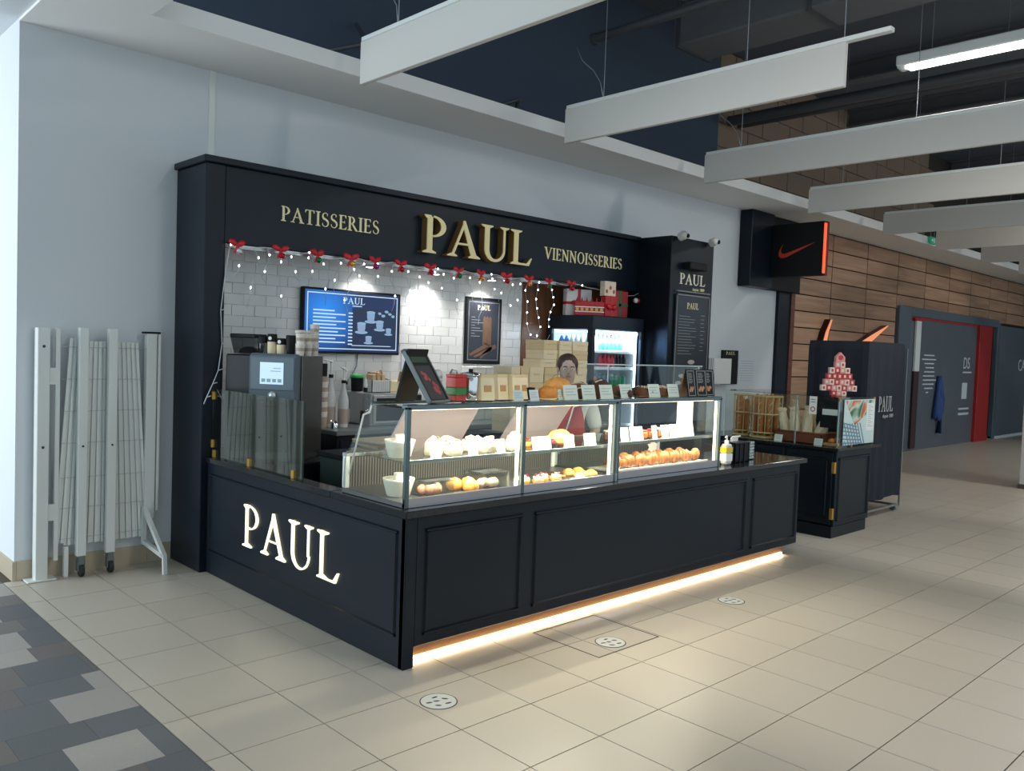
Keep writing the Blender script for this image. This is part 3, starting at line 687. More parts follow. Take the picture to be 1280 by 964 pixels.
display_case(1.88, 3.19, .10, (1.895, 3.175), 'right glass display case with a row of croissants', (1.0,))
tag(MB().bbox(2.93, 3.15, .34, .346, 1.13, 1.40, .001).build('white_sheet', PAPER), 'blank white sheet at the right end inside the right display case', 'paper')

# ------------------------------------------------------------------ things in the cases
def at(o, x, y, z, rz=0): o.location = (x, y, z); o.rotation_euler = (0, 0, rz); return o
PORC = mat('porcelain', lin(236, 228, 214), .3)
def bowl(lab, x, y, z, r=.085):
    th = thing('bowl', lab, 'bowl', (x, y, z))
    MB().lathe([(r*.72, 0), (r*.78, .01), (r, .085), (r*1.05, .1), (r*.98, .1), (r*.74, .02), (0.001, .018)], 24, cap=False).build('body', PORC, th)
    MB().lathe([(.03, .02), (.034, .125), (.03, .125)], 12, T(.02, .02, 0)).build('scoop', PORC, th)
bowl('cream bowl with a small pot in it on the upper glass shelf', .14, .27, 1.123)
bowl('cream bowl with a small pot in it on the case floor', .14, .27, .903, .088)
CARDW = mat('white_card', lin(245, 243, 238), .6)
def card(lab, x, y, z, w=.1, h=.075, rz=0, tilt=12, m=None, group='price cards', lines=True):
    th = thing('price_card', lab, 'price card', (x, y, z), rz, group)
    MB().box(-w/2, w/2, -.001, .001, 0, h, RX(R(-tilt))).build('card', m or CARDW, th)
    MB().box(-w/3, w/3, 0, .03, 0, .002).build('foot', m or CARDW, th)
    if lines:
        t = MB()
        for k in range(3): t.box(-w*.36, w*(.36-.16*(k % 2)), -.002, -.001, h*(.72-.2*k), h*(.755-.2*k), RX(R(-tilt)))
        t.build('print', mat('card_print', lin(150, 154, 150), .7), th)
SH = 1.123; DK = .903
for n, (x, w) in enumerate([(.29, .075), (.575, .075), (.80, .07), (1.16, .17), (1.42, .1), (1.63, .12)]):
    card(ORD[n]+' price card from the left on the upper shelf of the left case', x, .125, SH, w, .085)
MER = mat('meringue', lin(240, 228, 204), .6, vary=.12, vscale=30, bump=.3, bscale=40)
MERN = mat('nut_crumbs', lin(150, 104, 56), .7)
n = 0
for (x, y, s) in [(.37, .24, .062), (.46, .17, .055), (.49, .28, .06), (.66, .18, .058), (.69, .29, .055), (.76, .2, .055), (.97, .18, .062), (1.04, .27, .056)]:
    th = thing('meringue', ORD[n]+' nutty white meringue from the left on the upper shelf', 'meringue', (x, y, SH), 0, 'meringues')
    MB().blob(s, s*.9, s*1.15, .35, n+1, 2.2, 18, 12, -s*.6, T(0, 0, s*.6)).build('body', MER, th)
    cr = MB()
    for k in range(9):
        a = random.uniform(0, 6.28); b = random.uniform(.2, 1.1)
        cr.blob(.009, .007, .006, .2, k, 2, 6, 4, None, T(s*math.sin(b)*math.cos(a)*1.0, s*math.sin(b)*math.sin(a)*.9, s*.6+s*1.12*math.cos(b)))
    cr.build('nuts', MERN, th); n += 1
PIE = mat('golden_pastry', lin(214, 150, 72), .45, vary=.22, vscale=22, bump=.2, bscale=50)
BAKED = mat('baked_pastry', lin(178, 112, 62), .4, vary=.28, vscale=18, bump=.2, bscale=45)
CHOC = mat('chocolate', lin(58, 30, 20), .3)
BERRY = mat('berry', lin(150, 22, 30), .25)
CREAMM = mat('cream_topping', lin(245, 235, 220), .5, bump=.2)
def tart(lab, x, y, z, r, base, top, tm, group):
    th = thing('tart', lab, 'tart', (x, y, z), random.uniform(0, 3), group)
    MB().lathe([(r*.82, 0), (r, .03), (r*.96, .034), (r*.9, .026)], 18).build('crust', base, th)
    mb = MB()
    for k in range(8):
        a = k*.785; mb.blob(r*.28, r*.28, r*.24, .1, k, 2, 8, 6, None, T(r*.55*math.cos(a), r*.55*math.sin(a), .035))
    mb.blob(r*.35, r*.35, r*.3, .1, 9, 2, 8, 6, None, T(0, 0, .04)); mb.build(top, tm, th)
tart('dark red fruit tart on the upper shelf of the left case', 1.30, .22, SH, .075, CHOC, 'fruit', BERRY, 'tarts')
th = thing('pastry', 'rounded golden pastry on the upper shelf near the middle post', 'pastry', (1.46, .26, SH))
MB().blob(.12, .075, .065, .12, 5, 2.5, 20, 10, -.02, T(0, 0, .03)).build('body', PIE, th); MB().blob(.10, .055, .05, .1, 6, 3, 14, 8, 0, T(0, 0, .055)).build('glaze', mat('yellow_glaze', lin(226, 178, 84), .3), th)
tart('white berry tart at the left of the dark red tart', 1.19, .34, SH, .07, PIE, 'fruit', BERRY, 'tarts')
# floor of the left case
n = 0
for (x, y) in [(.53, .24), (.62, .22), (.575, .14)]:
    th = thing('bun', ['left', 'right', 'front'][n]+' round sugar dusted bun of the three in the left case', 'bun', (x, y, DK), 0, 'buns')
    MB().blob(.05, .05, .046, .1, n+2, 2, 16, 10, -.03, T(0, 0, .03)).build('body', PIE, th)
    MB().lathe([(.045, .045), (.03, .066), (.001, .078)], 14, cap=False).build('sugar', CREAMM, th); n += 1
CLEAR = glass_mat('clear_plastic', (.9, .93, .92), 1.2)
def tub(lab, x, y, z, w, d, h, cont=None):
    th = thing('plastic_tub', lab, 'tub', (x, y, z), 0, 'clear tubs')
    MB().box(-w/2, w/2, -d/2, -d/2+.004, 0, h).box(-w/2, w/2, d/2-.004, d/2, 0, h).box(-w/2, -w/2+.004, -d/2, d/2, 0, h).box(w/2-.004, w/2, -d/2, d/2, 0, h).box(-w/2, w/2, -d/2, d/2, 0, .004).build('box', CLEAR, th)
    MB().box(-w/2-.004, w/2+.004, -d/2-.004, d/2+.004, h, h+.008).build('lid', CLEAR, th)
    if cont:
        mb = MB()
        for k in range(5): mb.blob(.03, .028, .03, .2, k, 2, 10, 6, None, T(-w/2+.04+k*(w-.08)/4, random.uniform(-.02, .02), .032))
        mb.build('filling', cont, th)
tub('clear plastic tub beside the cream bowl on the case floor', .32, .2, DK, .2, .18, .085, mat('salmon_filling', lin(232, 160, 130), .6))
tub('clear plastic tub of pink and white sweets by the middle post', .75, .2, DK, .2, .2, .1, mat('pink_sweet', lin(232, 196, 180), .6))
n = 0
for k in range(5):
    th = thing('cream_tart', ORD[n]+' cream tart with red berries right of the middle post', 'tart', (.985+k*.085, .15+.04*(k % 2), DK), 0, 'cream tarts')
    MB().lathe([(.034, 0), (.04, .02), (.036, .024)], 14).build('crust', PIE, th)
    MB().blob(.034, .034, .024, .35, k, 3, 12, 8, None, T(0, 0, .03)).build('cream', CREAMM, th)
    MB().blob(.011, .011, .011, 0, 0, 2, 8, 6, None, T(.01, -.012, .05)).blob(.01, .01, .01, 0, 0, 2, 8, 6, None, T(-.014, .004, .052)).build('berry', BERRY, th); n += 1
for k in range(3):
    th = thing('eclair', ['left', 'middle', 'right'][k]+' dark chocolate eclair on the floor of the left case', 'eclair', (1.36+k*.055, .26, DK), R(80), 'eclairs')
    MB().blob(.075, .024, .024, .08, k, 2, 14, 8, -.012, T(0, 0, .014)).build('body', PIE, th); MB().blob(.07, .02, .014, .05, k, 2, 14, 6, 0, T(0, 0, .026)).build('icing', CHOC, th)
tag(at(MB().prism([(-.06, -.05), (.07, -.04), (.05, .02), (.0, .05), (-.03, .03)], I4, 0, .004).prism([(-.03, -.03), (.05, -.02), (.02, .04)], RX(R(14)), .004, .03).build('napkin', PAPER), 1.50, .12, DK), 'crumpled white napkin on the floor of the left case', 'napkin')
for k in range(4):
    th = thing('apple_turnover', ['first', 'second', 'third', 'fourth'][k]+' golden turnover from the left at the right end of the left case', 'pastry', (1.60+(k % 2)*.1, .17+(k//2)*.12, DK), R(20*k), 'turnovers')
    MB().blob(.065, .045, .036, .2, k+11, 2.5, 16, 8, -.008, T(0, 0, .01)).build('body', PIE, th); MB().tube([(.05*math.cos(a), .034*math.sin(a), .018) for a in [0, .5, 1, 1.6, 2.2, 2.8]], .008, 6).build('crimped_edge', BAKED, th)
# right case: croissants and cards
tag(MB().bbox(1.93, 3.14, .18, .42, DK, DK+.012, .004).bbox(1.93, 3.14, .172, .184, DK, DK+.022, .002).build('tray', WHITEP), 'long white tray under the croissants', 'tray')
def croissant_mesh():
    mb = MB(); pts = []; rad = []
    for k in range(41):
        t = -1+2*k/40; a = t*1.15
        ridge = 1+.16*math.cos(k*2*math.pi/6.0)
        pts.append((.095*math.sin(a), .07-.075*math.cos(a), .026*(1-.45*t*t))); rad.append(.030*(1-abs(t)**1.8)*ridge+.005)
    return mb.tube(pts, .03, 12, radii=rad)
cm = None
for k in range(15):
    row = 0 if k < 8 else 1
    x = 2.03+.142*k if row == 0 else 2.10+.142*(k-8); y = .225 if row == 0 else .325
    if cm is None: o = croissant_mesh().build('croissant', BAKED); cm = o.data
    else: o = bpy.data.objects.new('croissant', cm); COL.objects.link(o)
    at(o, x, y, DK+.030, R(random.uniform(-28, 28))); o.scale = (.84, .95, 1.35)
    tag(o, ORD[k if row == 0 else k-8]+' golden croissant from the left in the '+['front', 'rear'][row]+' row of the right case', 'croissant', 'croissants on the white tray')
for k, (x, w) in enumerate([(1.98, .1), (2.10, .09), (2.24, .15), (2.46, .06), (2.59, .09), (2.70, .1), (2.81, .1), (2.92, .1)]):
    card(ORD[k]+' price card from the left on the upper shelf of the right case', x, .2, SH, w, .1)
for k, (x, y) in enumerate([(2.36, .26), (2.40, .34), (2.50, .28), (2.05, .33), (2.17, .32), (2.66, .33), (2.78, .32)]):
    th = thing('slice', ORD[k]+' red brown filled pastry slice from the left among cards in right case', 'pastry', (x, y, SH), R(15*k), 'pastry slices')
    MB().bbox(-.05, .05, -.03, .03, 0, .05, .008).build('body', BAKED, th); MB().bbox(-.045, .045, -.026, .026, .05, .066, .005).build('filling', mat('red_filling', lin(160, 52, 34), .4) if k < 3 else CREAMM, th)
# pleated star napkin at the rear of the right case
st = []
for k in range(16): a = k*math.pi/8; r = .075 if k % 2 else .045; st.append((r*math.cos(a), r*math.sin(a)))
tag(MB().prism(st, FY(2.86, .52, 1.0), 0, .006).build('paper_star', mat('pink_paper', lin(232, 214, 208), .7)), 'pale star shaped paper decoration inside the right case', 'decoration')

# ================================================================== ON TOP OF THE CASES
TOP = 1.428
TOPG = 1.439
# folding menu stand
am = thing('menu_stand', 'black folding menu stand leaning on the left end of the case', 'menu stand', (.26, .20, TOPG), R(24))
MB().box(-.115, .115, -.008, .008, 0, .34, T(.0, -.09, 0) @ RX(R(-32))).build('front_board', MATTE, am)
MB().box(-.115, .115, -.006, .006, 0, .31, T(.0, .13, 0) @ RX(R(14))).build('rear_board', MATTE, am)
F = T(0, -.09, 0) @ RX(R(-32))
MB().box(-.122, -.110, -.014, .010, 0, .345, F).box(.110, .122, -.014, .010, 0, .345, F).box(-.122, .122, -.014, .010, 0, .012, F).box(-.122, .122, -.014, .010, .335, .347, F).build('frame', STEELG, am)
MB().box(-.09, .09, -.0095, -.008, .26, .315, F).build('header_print', mat('green_dark', lin(34, 66, 46), .5), am)
MB().box(-.09, .09, -.0095, -.008, .02, .24, F).build('picture', mat('menu_dark2', lin(48, 48, 52), .5, vary=.3, vscale=14), am)
fp = MB()
for (u, v, r) in ((-.045, .19, .014), (-.02, .175, .018), (-.035, .155, .016), (.0, .15, .014), (.03, .12, .016), (.05, .10, .02), (.02, .085, .022), (.045, .065, .018)): fp.lathe([(r, 0), (r*.7, .003)], 12, F @ T(u, -.0095, v) @ RX(R(90)))
fp.build('food_picture', mat('food_print', lin(168, 70, 66), .5, vary=.4, vscale=20), am)
MB().box(-.05, .05, .006, .010, .10, .14, T(0, .13, 0) @ RX(R(14))).build('sticker', KRAFT, am)
# tin
tn = thing('tin', 'red and green festive tin standing behind the menu stand', 'tin', (.545, .27, TOPG), R(10))
MB().bbox(-.05, .05, -.04, .04, 0, .035, .004).build('base_band', mat('tin_red2', lin(168, 40, 36), .4), tn)
MB().bbox(-.051, .051, -.041, .041, .035, .08, .003).build('green_band', mat('tin_green', lin(42, 120, 52), .4), tn)
MB().bbox(-.05, .05, -.04, .04, .08, .14, .003).build('red_band', mat('tin_red', lin(190, 44, 40), .4), tn)
MB().bbox(-.053, .053, -.043, .043, .14, .158, .004).build('lid', mat('tin_red', (0, 0, 0, 1)), tn)
jr = thing('steel_canister', 'round polished steel canister with a black lid knob', 'canister', (.70, .32, TOPG))
MB().lathe([(.062, 0), (.066, .01), (.066, .135), (.06, .15)], 24).build('body', mat('chrome', lin(220, 220, 220), .12, metal=1), jr)
MB().lathe([(.068, .15), (.066, .162), (.03, .17)], 24).build('lid', mat('chrome', (0, 0, 0, 1)), jr); MB().cyl(.014, .17, .19, 12).build('knob', MATTE, jr)
for k, (x, w) in enumerate([(.745, .1), (.90, .085), (.995, .085), (1.085, .085)]):
    th = thing('kraft_bag', ORD[k]+' tall kraft gift bag from the left on the case top', 'bag', (x+.02, .25+.03*(k % 2), TOPG), R(-6+5*k), 'kraft bags')
    MB().add([(-w/2, -.03, 0), (w/2, -.03, 0), (w/2, .03, 0), (-w/2, .03, 0), (-w/2, -.012, .15), (w/2, -.012, .15), (w/2, .012, .15), (-w/2, .012, .15)], [(3, 2, 1, 0), (4, 5, 6, 7), (0, 1, 5, 4), (1, 2, 6, 5), (2, 3, 7, 6), (3, 0, 4, 7)]).build('body', CREAMB, th)
    MB().bbox(-w/2-.002, w/2+.002, -.016, .016, .142, .158, .003).build('fold', KRAFT, th)
    MB().box(-w*.28, w*.28, -.029, -.026, .05, .09, RX(R(-4))).build('window', mat('bag_window', lin(196, 150, 96), .4), th)
for k, x in enumerate((.93, 1.07)): card(['left', 'right'][k]+' small pale card in front of the kraft bags', x, .12, TOPG, .08, .07, 0, 14, mat('card_blue', lin(205, 216, 216), .6))
# brioche, panettone, loaves
br = thing('brioche', 'orange fluted brioche in a black cup on the case top', 'brioche', (1.27, .2, TOPG))
fl = []; vs = []; fs = []
N = 36; prof = [(.05, 0), (.062, .02), (.066, .045), (.056, .07), (.03, .085), (.002, .09)]
for (r, z) in prof:
    for k in range(N): a = 2*math.pi*k/N; rr = r*(1+.05*math.cos(a*12)); vs.append((rr*math.cos(a), rr*math.sin(a), z))
for i in range(len(prof)-1):
    for k in range(N): fs.append((i*N+k, i*N+(k+1) % N, (i+1)*N+(k+1) % N, (i+1)*N+k))
MB().add(vs, fs, I4, True).build('body', mat('orange_brioche', lin(214, 138, 58), .4, vary=.12, vscale=20), br)
MB().lathe([(.052, -.0), (.07, .012), (.068, .012), (.05, .003)], 24).build('base', CREAMB, br)
tag(at(MB().lathe([(.03, 0), (.036, .07), (.034, .075), (.03, .01)], 16).build('black_pot', MATTE), 1.17, .27, TOPG), 'small black pot left of the orange brioche', 'pot')
LOAF = mat('rye_loaf', lin(104, 66, 42), .7, vary=.3, vscale=14, bump=.5, bscale=30)
LOAF2 = mat('dark_loaf', lin(72, 42, 28), .7, vary=.3, vscale=16, bump=.5, bscale=30)
FLOUR = mat('flour', lin(206, 186, 158), .8)
pn = thing('panettone', 'domed panettone in clear wrap behind the first price cards', 'cake', (1.50, .33, TOPG))
MB().lathe([(.08, 0), (.085, .05), (.09, .07)], 20).build('case', CREAMB, pn); MB().blob(.096, .096, .07, .08, 3, 2, 20, 10, -.01, T(0, 0, .07)).build('crown', PIE, pn)
MB().tube([(.1*math.cos(a), 0, .02+.14*math.sin(a)) for a in [k*math.pi/12 for k in range(13)]], .004, 6).build('wrap_seam', CLEAR, pn)
for k, (x, y, rx, ry, rz, m) in enumerate([(1.66, .235, .07, .06, .05, LOAF2), (1.76, .36, .09, .075, .072, LOAF), (1.97, .34, .105, .085, .085, LOAF2), (2.10, .22, .07, .055, .05, LOAF2), (2.22, .35, .085, .07, .058, LOAF), (2.35, .24, .07, .06, .055, LOAF), (2.45, .34, .085, .07, .05, LOAF2), (2.57, .25, .065, .055, .05, LOAF), (2.72, .36, .06, .055, .05, LOAF)]):
    th = thing('loaf', ORD[k]+' brown crusty loaf from the left behind the price cards', 'bread', (x, y, TOPG+rz*.45), R(20*k), 'loaves on the case top')
    MB().blob(rx, ry, rz, .16, k+20, 2.4, 20, 12, -rz*.45).build('crust', m, th)
    s = MB()
    for j in (-1, 0, 1): s.tube([(rx*.3*j+.02, -ry*.5, rz*.78), (rx*.3*j, 0, rz*.95), (rx*.3*j-.02, ry*.5, rz*.78)], .008, 5)
    s.build('scores', FLOUR, th)
for k, x in enumerate([1.41, 1.59, 1.775, 2.05, 2.38, 2.62]):
    card(ORD[k]+' price card from the left in front of the loaves', x, .115 if x < 1.85 else .16, TOPG, .135, .10, 0, 14, mat('card_green', lin(206, 216, 204), .6), 'loaf price cards')
card('pale ribbon tag card beside the orange brioche', 1.335, .14, TOPG, .05, .07, 0, 12, mat('card_green', (0, 0, 0, 1)), 'loaf price cards')
# glass screen above the right case
sc = thing('glass_guard', 'clear upright glass guard behind the loaves', 'glass screen', (1.95, .47, 1.43))
MB().box(0, 1.5, -.003, .003, -.0, .24).build('pane', GLASS, sc); MB().box(0, 1.5, -.004, .004, .236, .244).build('polished_edge', mat('glass_edge_light', lin(190, 205, 205), .2), sc)
MB().bar((.25, 0, .0), (.25, 0, .24), .006, 6).bar((1.45, 0, 0), (1.45, 0, .24), .006, 6).build('clamp_rod', STEEL, sc)
# three small menu stands
for k, (x, y, w, rz, lab) in enumerate([(2.815, .15, .14, 8, 'leftmost of three small dark menu stands on the case top'), (2.985, .17, .13, -6, 'middle of three small dark menu stands on the case top'), (3.125, .20, .12, -20, 'rightmost of three small dark menu stands on the case top')]):
    th = thing('table_menu', lab, 'menu stand', (x, y, TOPG), R(rz), 'small menu stands')
    MB().box(-w/2, w/2, -.004, .004, 0, .215, T(0, -.02, 0) @ RX(R(-9))).build('front', MATTE, th); MB().box(-w/2, w/2, -.004, .004, 0, .21, T(0, .06, 0) @ RX(R(11))).build('back', wood_mat('board_back', lin(120, 84, 56), lin(150, 108, 74), 4), th)
    FF = T(0, -.02, 0) @ RX(R(-9)); p = MB()
    for (a, b, c, d) in ((-.42, .42, .008, .012), (-.42, .42, .2, .204)): p.box(a*w, b*w, -.0055, -.004, c, d, FF)
    p.box(-.42*w, -.38*w, -.0055, -.004, .008, .204, FF).box(.38*w, .42*w, -.0055, -.004, .008, .204, FF)
    for j in range(7): p.box(-.3*w, (.1+.04*(j % 3))*w, -.0055, -.004, .18-j*.012, .184-j*.012, FF)
    p.build('print', mat('menu_text', (0, 0, 0, 1)), th)
    q = MB()
    for j in range(4): q.lathe([(.014, 0), (.008, .003)], 10, FF @ T(-.2*w+.12*w*j, -.004, .05+.018*(j % 2)) @ RX(R(90)))
    q.build('picture', mat('food_gold', lin(190, 130, 80), .5), th)

# things at the right end of the counter
so = thing('soap_bottle', 'clear pump bottle with yellow label at the end of the counter', 'bottle', (3.36, .14, .872))
MB().bbox(-.045, .045, -.03, .03, 0, .17, .012).build('body', frosted_mat('clear_bottle', lin(220, 222, 218), .75), so)
MB().box(-.046, .046, -.031, .031, .10, .145).build('label', mat('yellow_label', lin(226, 196, 40), .5), so)
MB().box(-.046, .046, -.031, .031, .03, .09).build('lower_label', PAPER, so)
MB().cyl(.018, .17, .2, 12).bar((0, 0, .2), (0, 0, .235), .006, 6).bar((0, 0, .235), (-.04, -.01, .228), .007, 6).build('pump', PAPER, so)
bn = thing('cutlery_bin', 'black plastic holder beside the pump bottle', 'holder', (3.62, .22, .872))
MB().box(-.11, .11, -.07, -.062, 0, .165).box(-.11, .11, .062, .07, 0, .165).box(-.11, -.102, -.07, .07, 0, .165).box(.102, .11, -.07, .07, 0, .165).box(-.11, .11, -.07, .07, 0, .008).build('box', MATTE, bn)
for u in (-.035, .035): MB().bbox(u-.006, u+.006, -.078, -.07, .0, .16, .002).build('rib', BLACK2, bn)
MB().bbox(-.118, .118, -.078, .078, .158, .17, .003).box(-.1, .1, -.06, .06, .159, .166).build('rim', BLACK2, bn)
w = MB()
for k in range(6): w.tube([(-.06+.02*k, 0, .1), (-.05+.02*k, .01, .2), (-.03+.022*k, .0, .215)], .006, 5)
w.build('wrapped_straws', PAPER, bn)
tc = thing('silver_wrapper_stack', 'upright stack of silver wrapped sachets beside the black holder', 'sachets', (3.86, .22, .872))
MB().bbox(-.04, .04, -.03, .03, 0, .16, .006).build('holder', CLEAR, tc)
for k in range(6): MB().bbox(-.035, .035, -.026, .026, .008+k*.026, .03+k*.026, .004).build('sachet', mat('silver_foil', lin(200, 205, 210), .2, metal=.7), tc)

# ================================================================== BEHIND THE COUNTER
# prep counter with paper sheets
pc = thing('prep_counter', 'dark low preparation counter inside the kiosk by the side glass', 'counter', (.50, 1.02, 0))
MB().bbox(0, .85, 0, .70, .08, .94, .006).build('body', mat('dark_green_grey', lin(58, 66, 66), .4), pc); MB().bbox(-.02, .87, -.02, .72, .94, .975, .005).build('top', MATTE, pc)
MB().box(.40, .41, -.006, .001, .1, .92).build('door_gap', MATTE, pc); MB().bbox(.02, .83, .02, .68, 0, .08, .004).build('plinth', MATTE, pc)
PARCH = mat('parchment', lin(206, 176, 138), .7, vary=.1)
for k in range(9):
    w0 = random.uniform(.27, .33); d0 = random.uniform(.15, .2)
    o = MB().bbox(-w0, w0, -d0, d0, 0, .012, .003).build('paper_bag', PARCH if k % 3 else mat('parchment_brown', lin(176, 130, 92), .7))
    at(o, .90+random.uniform(-.05, .05), 1.30, .976+k*.0125, R(random.uniform(-14, 14)))
    tag(o, ('flat folded paper bag, topmost of the pile' if k == 8 else ORD[k]+' flat folded paper bag from the bottom of the pile'), 'paper bag', 'pile of paper bags')
tag(MB().bbox(-.05, .05, -.05, .05, 0, .17, .02).build('blue_tub', mat('pale_blue_plastic', lin(186, 204, 222), .4)), 'pale blue plastic tub behind the side glass', 'tub').location = (.38, .92, .872)

# back counter
bc = thing('back_counter', 'dark back counter along the tiled wall', 'counter', (1.0, 2.3, 0))
MB().bbox(0, 2.25, 0, .67, .1, 1.0, .006).build('body', BLACK2, bc); MB().bbox(-.02, 2.27, -.03, .675, 1.0, 1.04, .005).build('worktop', STEELG, bc)
for k in range(4): MB().bbox(.03+k*.55, .56+k*.55, -.012, 0, .14, .96, .004).build('door', BLACK, bc)
mc = thing('machine_cabinet', 'black base cabinet under the coffee machine', 'cabinet', (.115, 1.88, 0))
MB().bbox(0, .84, 0, 1.08, .08, .862, .006).build('body', BLACK2, mc); MB().bbox(-.0, .85, -.01, 1.09, .845, .871, .004).build('top', MATTE, mc); MB().bbox(.03, .8, .03, 1.0, 0, .08, .004).build('plinth', MATTE, mc)
BT = 1.04
# coffee machine turned to the corner
CFX, CFY, CFA = .288, 2.196, -55
cf = thing('coffee_machine', 'black coffee machine with a grey touch screen panel behind the side glass', 'coffee machine', (CFX, CFY, .872), R(CFA))
MB().bbox(-.31, .302, .0, .36, .0, .775, .01).build('body', mat('coffee_black', lin(22, 25, 30), .35), cf)
MB().bbox(.300, .312, -.004, .362, .0, .778, .004).build('steel_side', mat('coffee_steel', lin(120, 118, 116), .25, metal=.8), cf)
MB().bbox(-.085, .305, -.07, .0, .44, .79, .018).build('control_panel', mat('panel_grey', lin(84, 98, 108), .4), cf)
MB().bbox(-.062, .283, -.077, -.065, .52, .765, .005).build('bezel', mat('bezel_grey', lin(98, 114, 124), .35), cf)
MB().box(.015, .20, -.081, -.076, .565, .725).build('screen', mat('coffee_screen', lin(190, 214, 224), .3, emit=lin(186, 214, 228), estr=.6), cf)
bt = MB()
for k in range(4): bt.box(.028+k*.043, .058+k*.043, -.0825, -.081, .58, .605)
bt.box(.10, .18, -.0825, -.081, .66, .665).box(.12, .18, -.0825, -.081, .68, .685)
bt.build('screen_icons', mat('icon_grey', lin(150, 176, 188), .4), cf)
MB().lathe([(.032, 0), (.03, .012), (.0, .014)], 20, T(.11, -.072, .48) @ RX(R(90)), cap=False).build('knob', mat('silver_knob', lin(210, 214, 216), .25, metal=.6), cf)
MB().bbox(-.25, .25, -.06, .0, .0, .06, .01).build('drip_tray', STEELG, cf)
# jars and cups on the coffee machine
CMT = .872+.779
def cmp(u, v): p = Matrix.Translation((CFX, CFY, 0)) @ RZ(R(CFA)) @ Vector((u, v, 0)); return p.x, p.y
SMOKE = glass_mat('smoke_plastic', (.42, .44, .44), 1.4)
hp = thing('bean_hopper', 'smoky clear bean hopper with black lid at the left of the machine top', 'hopper', (*cmp(-.19, .12), CMT), R(CFA))
MB().add([(-.08, -.07, 0), (.08, -.07, 0), (.08, .07, 0), (-.08, .07, 0), (-.10, -.09, .12), (.10, -.09, .12), (.10, .09, .12), (-.10, .09, .12)], [(0, 1, 5, 4), (1, 2, 6, 5), (2, 3, 7, 6), (3, 0, 4, 7), (3, 2, 1, 0)]).build('tank', SMOKE, hp); MB().bbox(-.105, .105, -.095, .095, .12, .15, .006).build('lid', MATTE, hp)
MB().blob(.075, .06, .05, .1, 2, 3, 12, 8, 0, T(0, 0, .005)).build('beans', mat('beans', lin(52, 34, 24), .5, bump=.8, bscale=120), hp)
for k, (u, h, m) in enumerate([(-.04, .13, 'smoky jar with black lid, next to the bean hopper'), (.035, .15, 'cream cup stack under a black lid with round white seal'), (.11, .12, 'short cream jar with black lid and round white seal'), (.185, .145, 'black ribbed canister behind the touch screen panel')]):
    th = thing('jar', m, 'jar', (*cmp(u, .06), CMT), R(CFA))
    body = SMOKE if k == 0 else (CREAMB if k < 3 else MATTE)
    MB().lathe([(.027, 0), (.032, .01), (.034, h*.65)], 18).build('body', body, th); MB().lathe([(.036, h*.65), (.036, h), (.03, h+.006)], 18).build('lid', MATTE, th)
    if k in (1, 2): MB().lathe([(.014, 0), (.013, .003)], 14, T(0, -.036, h*.82) @ RX(R(90))).build('seal', PAPER, th)
CUP = mat('paper_cup', lin(238, 230, 220), .6)
CUPB = mat('cup_band', lin(192, 172, 152), .6)
for k, (u, v) in enumerate([(.262, .06), (.262, .19), (.262, .305)]):
    for j in range(2 if k < 2 else 3):
        th = thing('paper_cup', ['lower', 'upper', 'top'][j]+' paper cup of the '+['left', 'right', 'rear'][k]+' stack on the coffee machine', 'cup', (*cmp(u, v), CMT+j*.075), 0, 'paper cups')
        MB().lathe([(.027, 0), (.036, .085), (.038, .09), (.035, .09)], 18).build('cup', CUP, th); MB().lathe([(.0315, .035), (.034, .06)], 18, cap=False).build('band', CUPB, th)
for k, (u, v) in enumerate([(.262, .06), (.262, .19)]):
    tag(at(MB().lathe([(.04, 0), (.044, .006), (.04, .02), (.03, .024)], 18).build('cup_lid', mat('cup_lid_cream', lin(222, 212, 198), .4)), *cmp(u, v), CMT+.168), 'cream lid on the '+['left', 'right'][k]+' paper cup stack', 'lid', 'cup lids')

# syrup pumps, bottles, cups
CLB = glass_mat('clear_glass_bottle', (.86, .9, .9), 1.6)
for k, (x, y, h, lab) in enumerate([(1.13, 2.62, .58, 'tallest clear pump bottle beside the coffee machine'), (1.22, 2.56, .52, 'second clear pump bottle beside the coffee machine'), (1.30, 2.66, .5, 'slim clear pump bottle farthest right of the group')]):
    th = thing('pump_bottle', lab, 'bottle', (x, y, BT), R(20*k), 'pump bottles')
    MB().lathe([(.042, 0), (.045, .01), (.045, h*.45), (.02, h*.62), (.016, h*.72)], 18).build('bottle', mat('syrup_grey', lin(206, 208, 206), .25) if k != 2 else CLB, th)
    MB().cyl(.02, h*.72, h*.77, 14).build('collar', MATTE, th)
    MB().bar((0, 0, h*.77), (0, 0, h*.95), .008, 8).build('stem', PAPER, th)
    MB().blob(.016, .016, .012, 0, 0, 2, 10, 6, None, T(0, 0, h*.96)).bar((0, 0, h*.96), (-.09, -.03, h*.99), .006, 6).build('nozzle', PAPER, th)
    MB().lathe([(.0455, .03), (.0455, h*.3)], 18, cap=False).build('label', mat('syrup_label', lin(176, 160, 152), .5), th)
db = thing('dark_syrup_bottle', 'clear bottle of dark syrup with black pump collar', 'bottle', (1.40, 2.50, BT))
MB().lathe([(.04, 0), (.044, .01), (.044, .2), (.014, .27), (.014, .3)], 18).build('bottle', CLB, db); MB().lathe([(.038, .005), (.04, .012), (.04, .14)], 18).build('syrup', mat('dark_syrup', lin(60, 26, 18), .25), db)
MB().cyl(.018, .3, .34, 12).build('collar', MATTE, db); MB().lathe([(.012, .34), (.02, .36), (.006, .42)], 12).build('nozzle', PAPER, db)
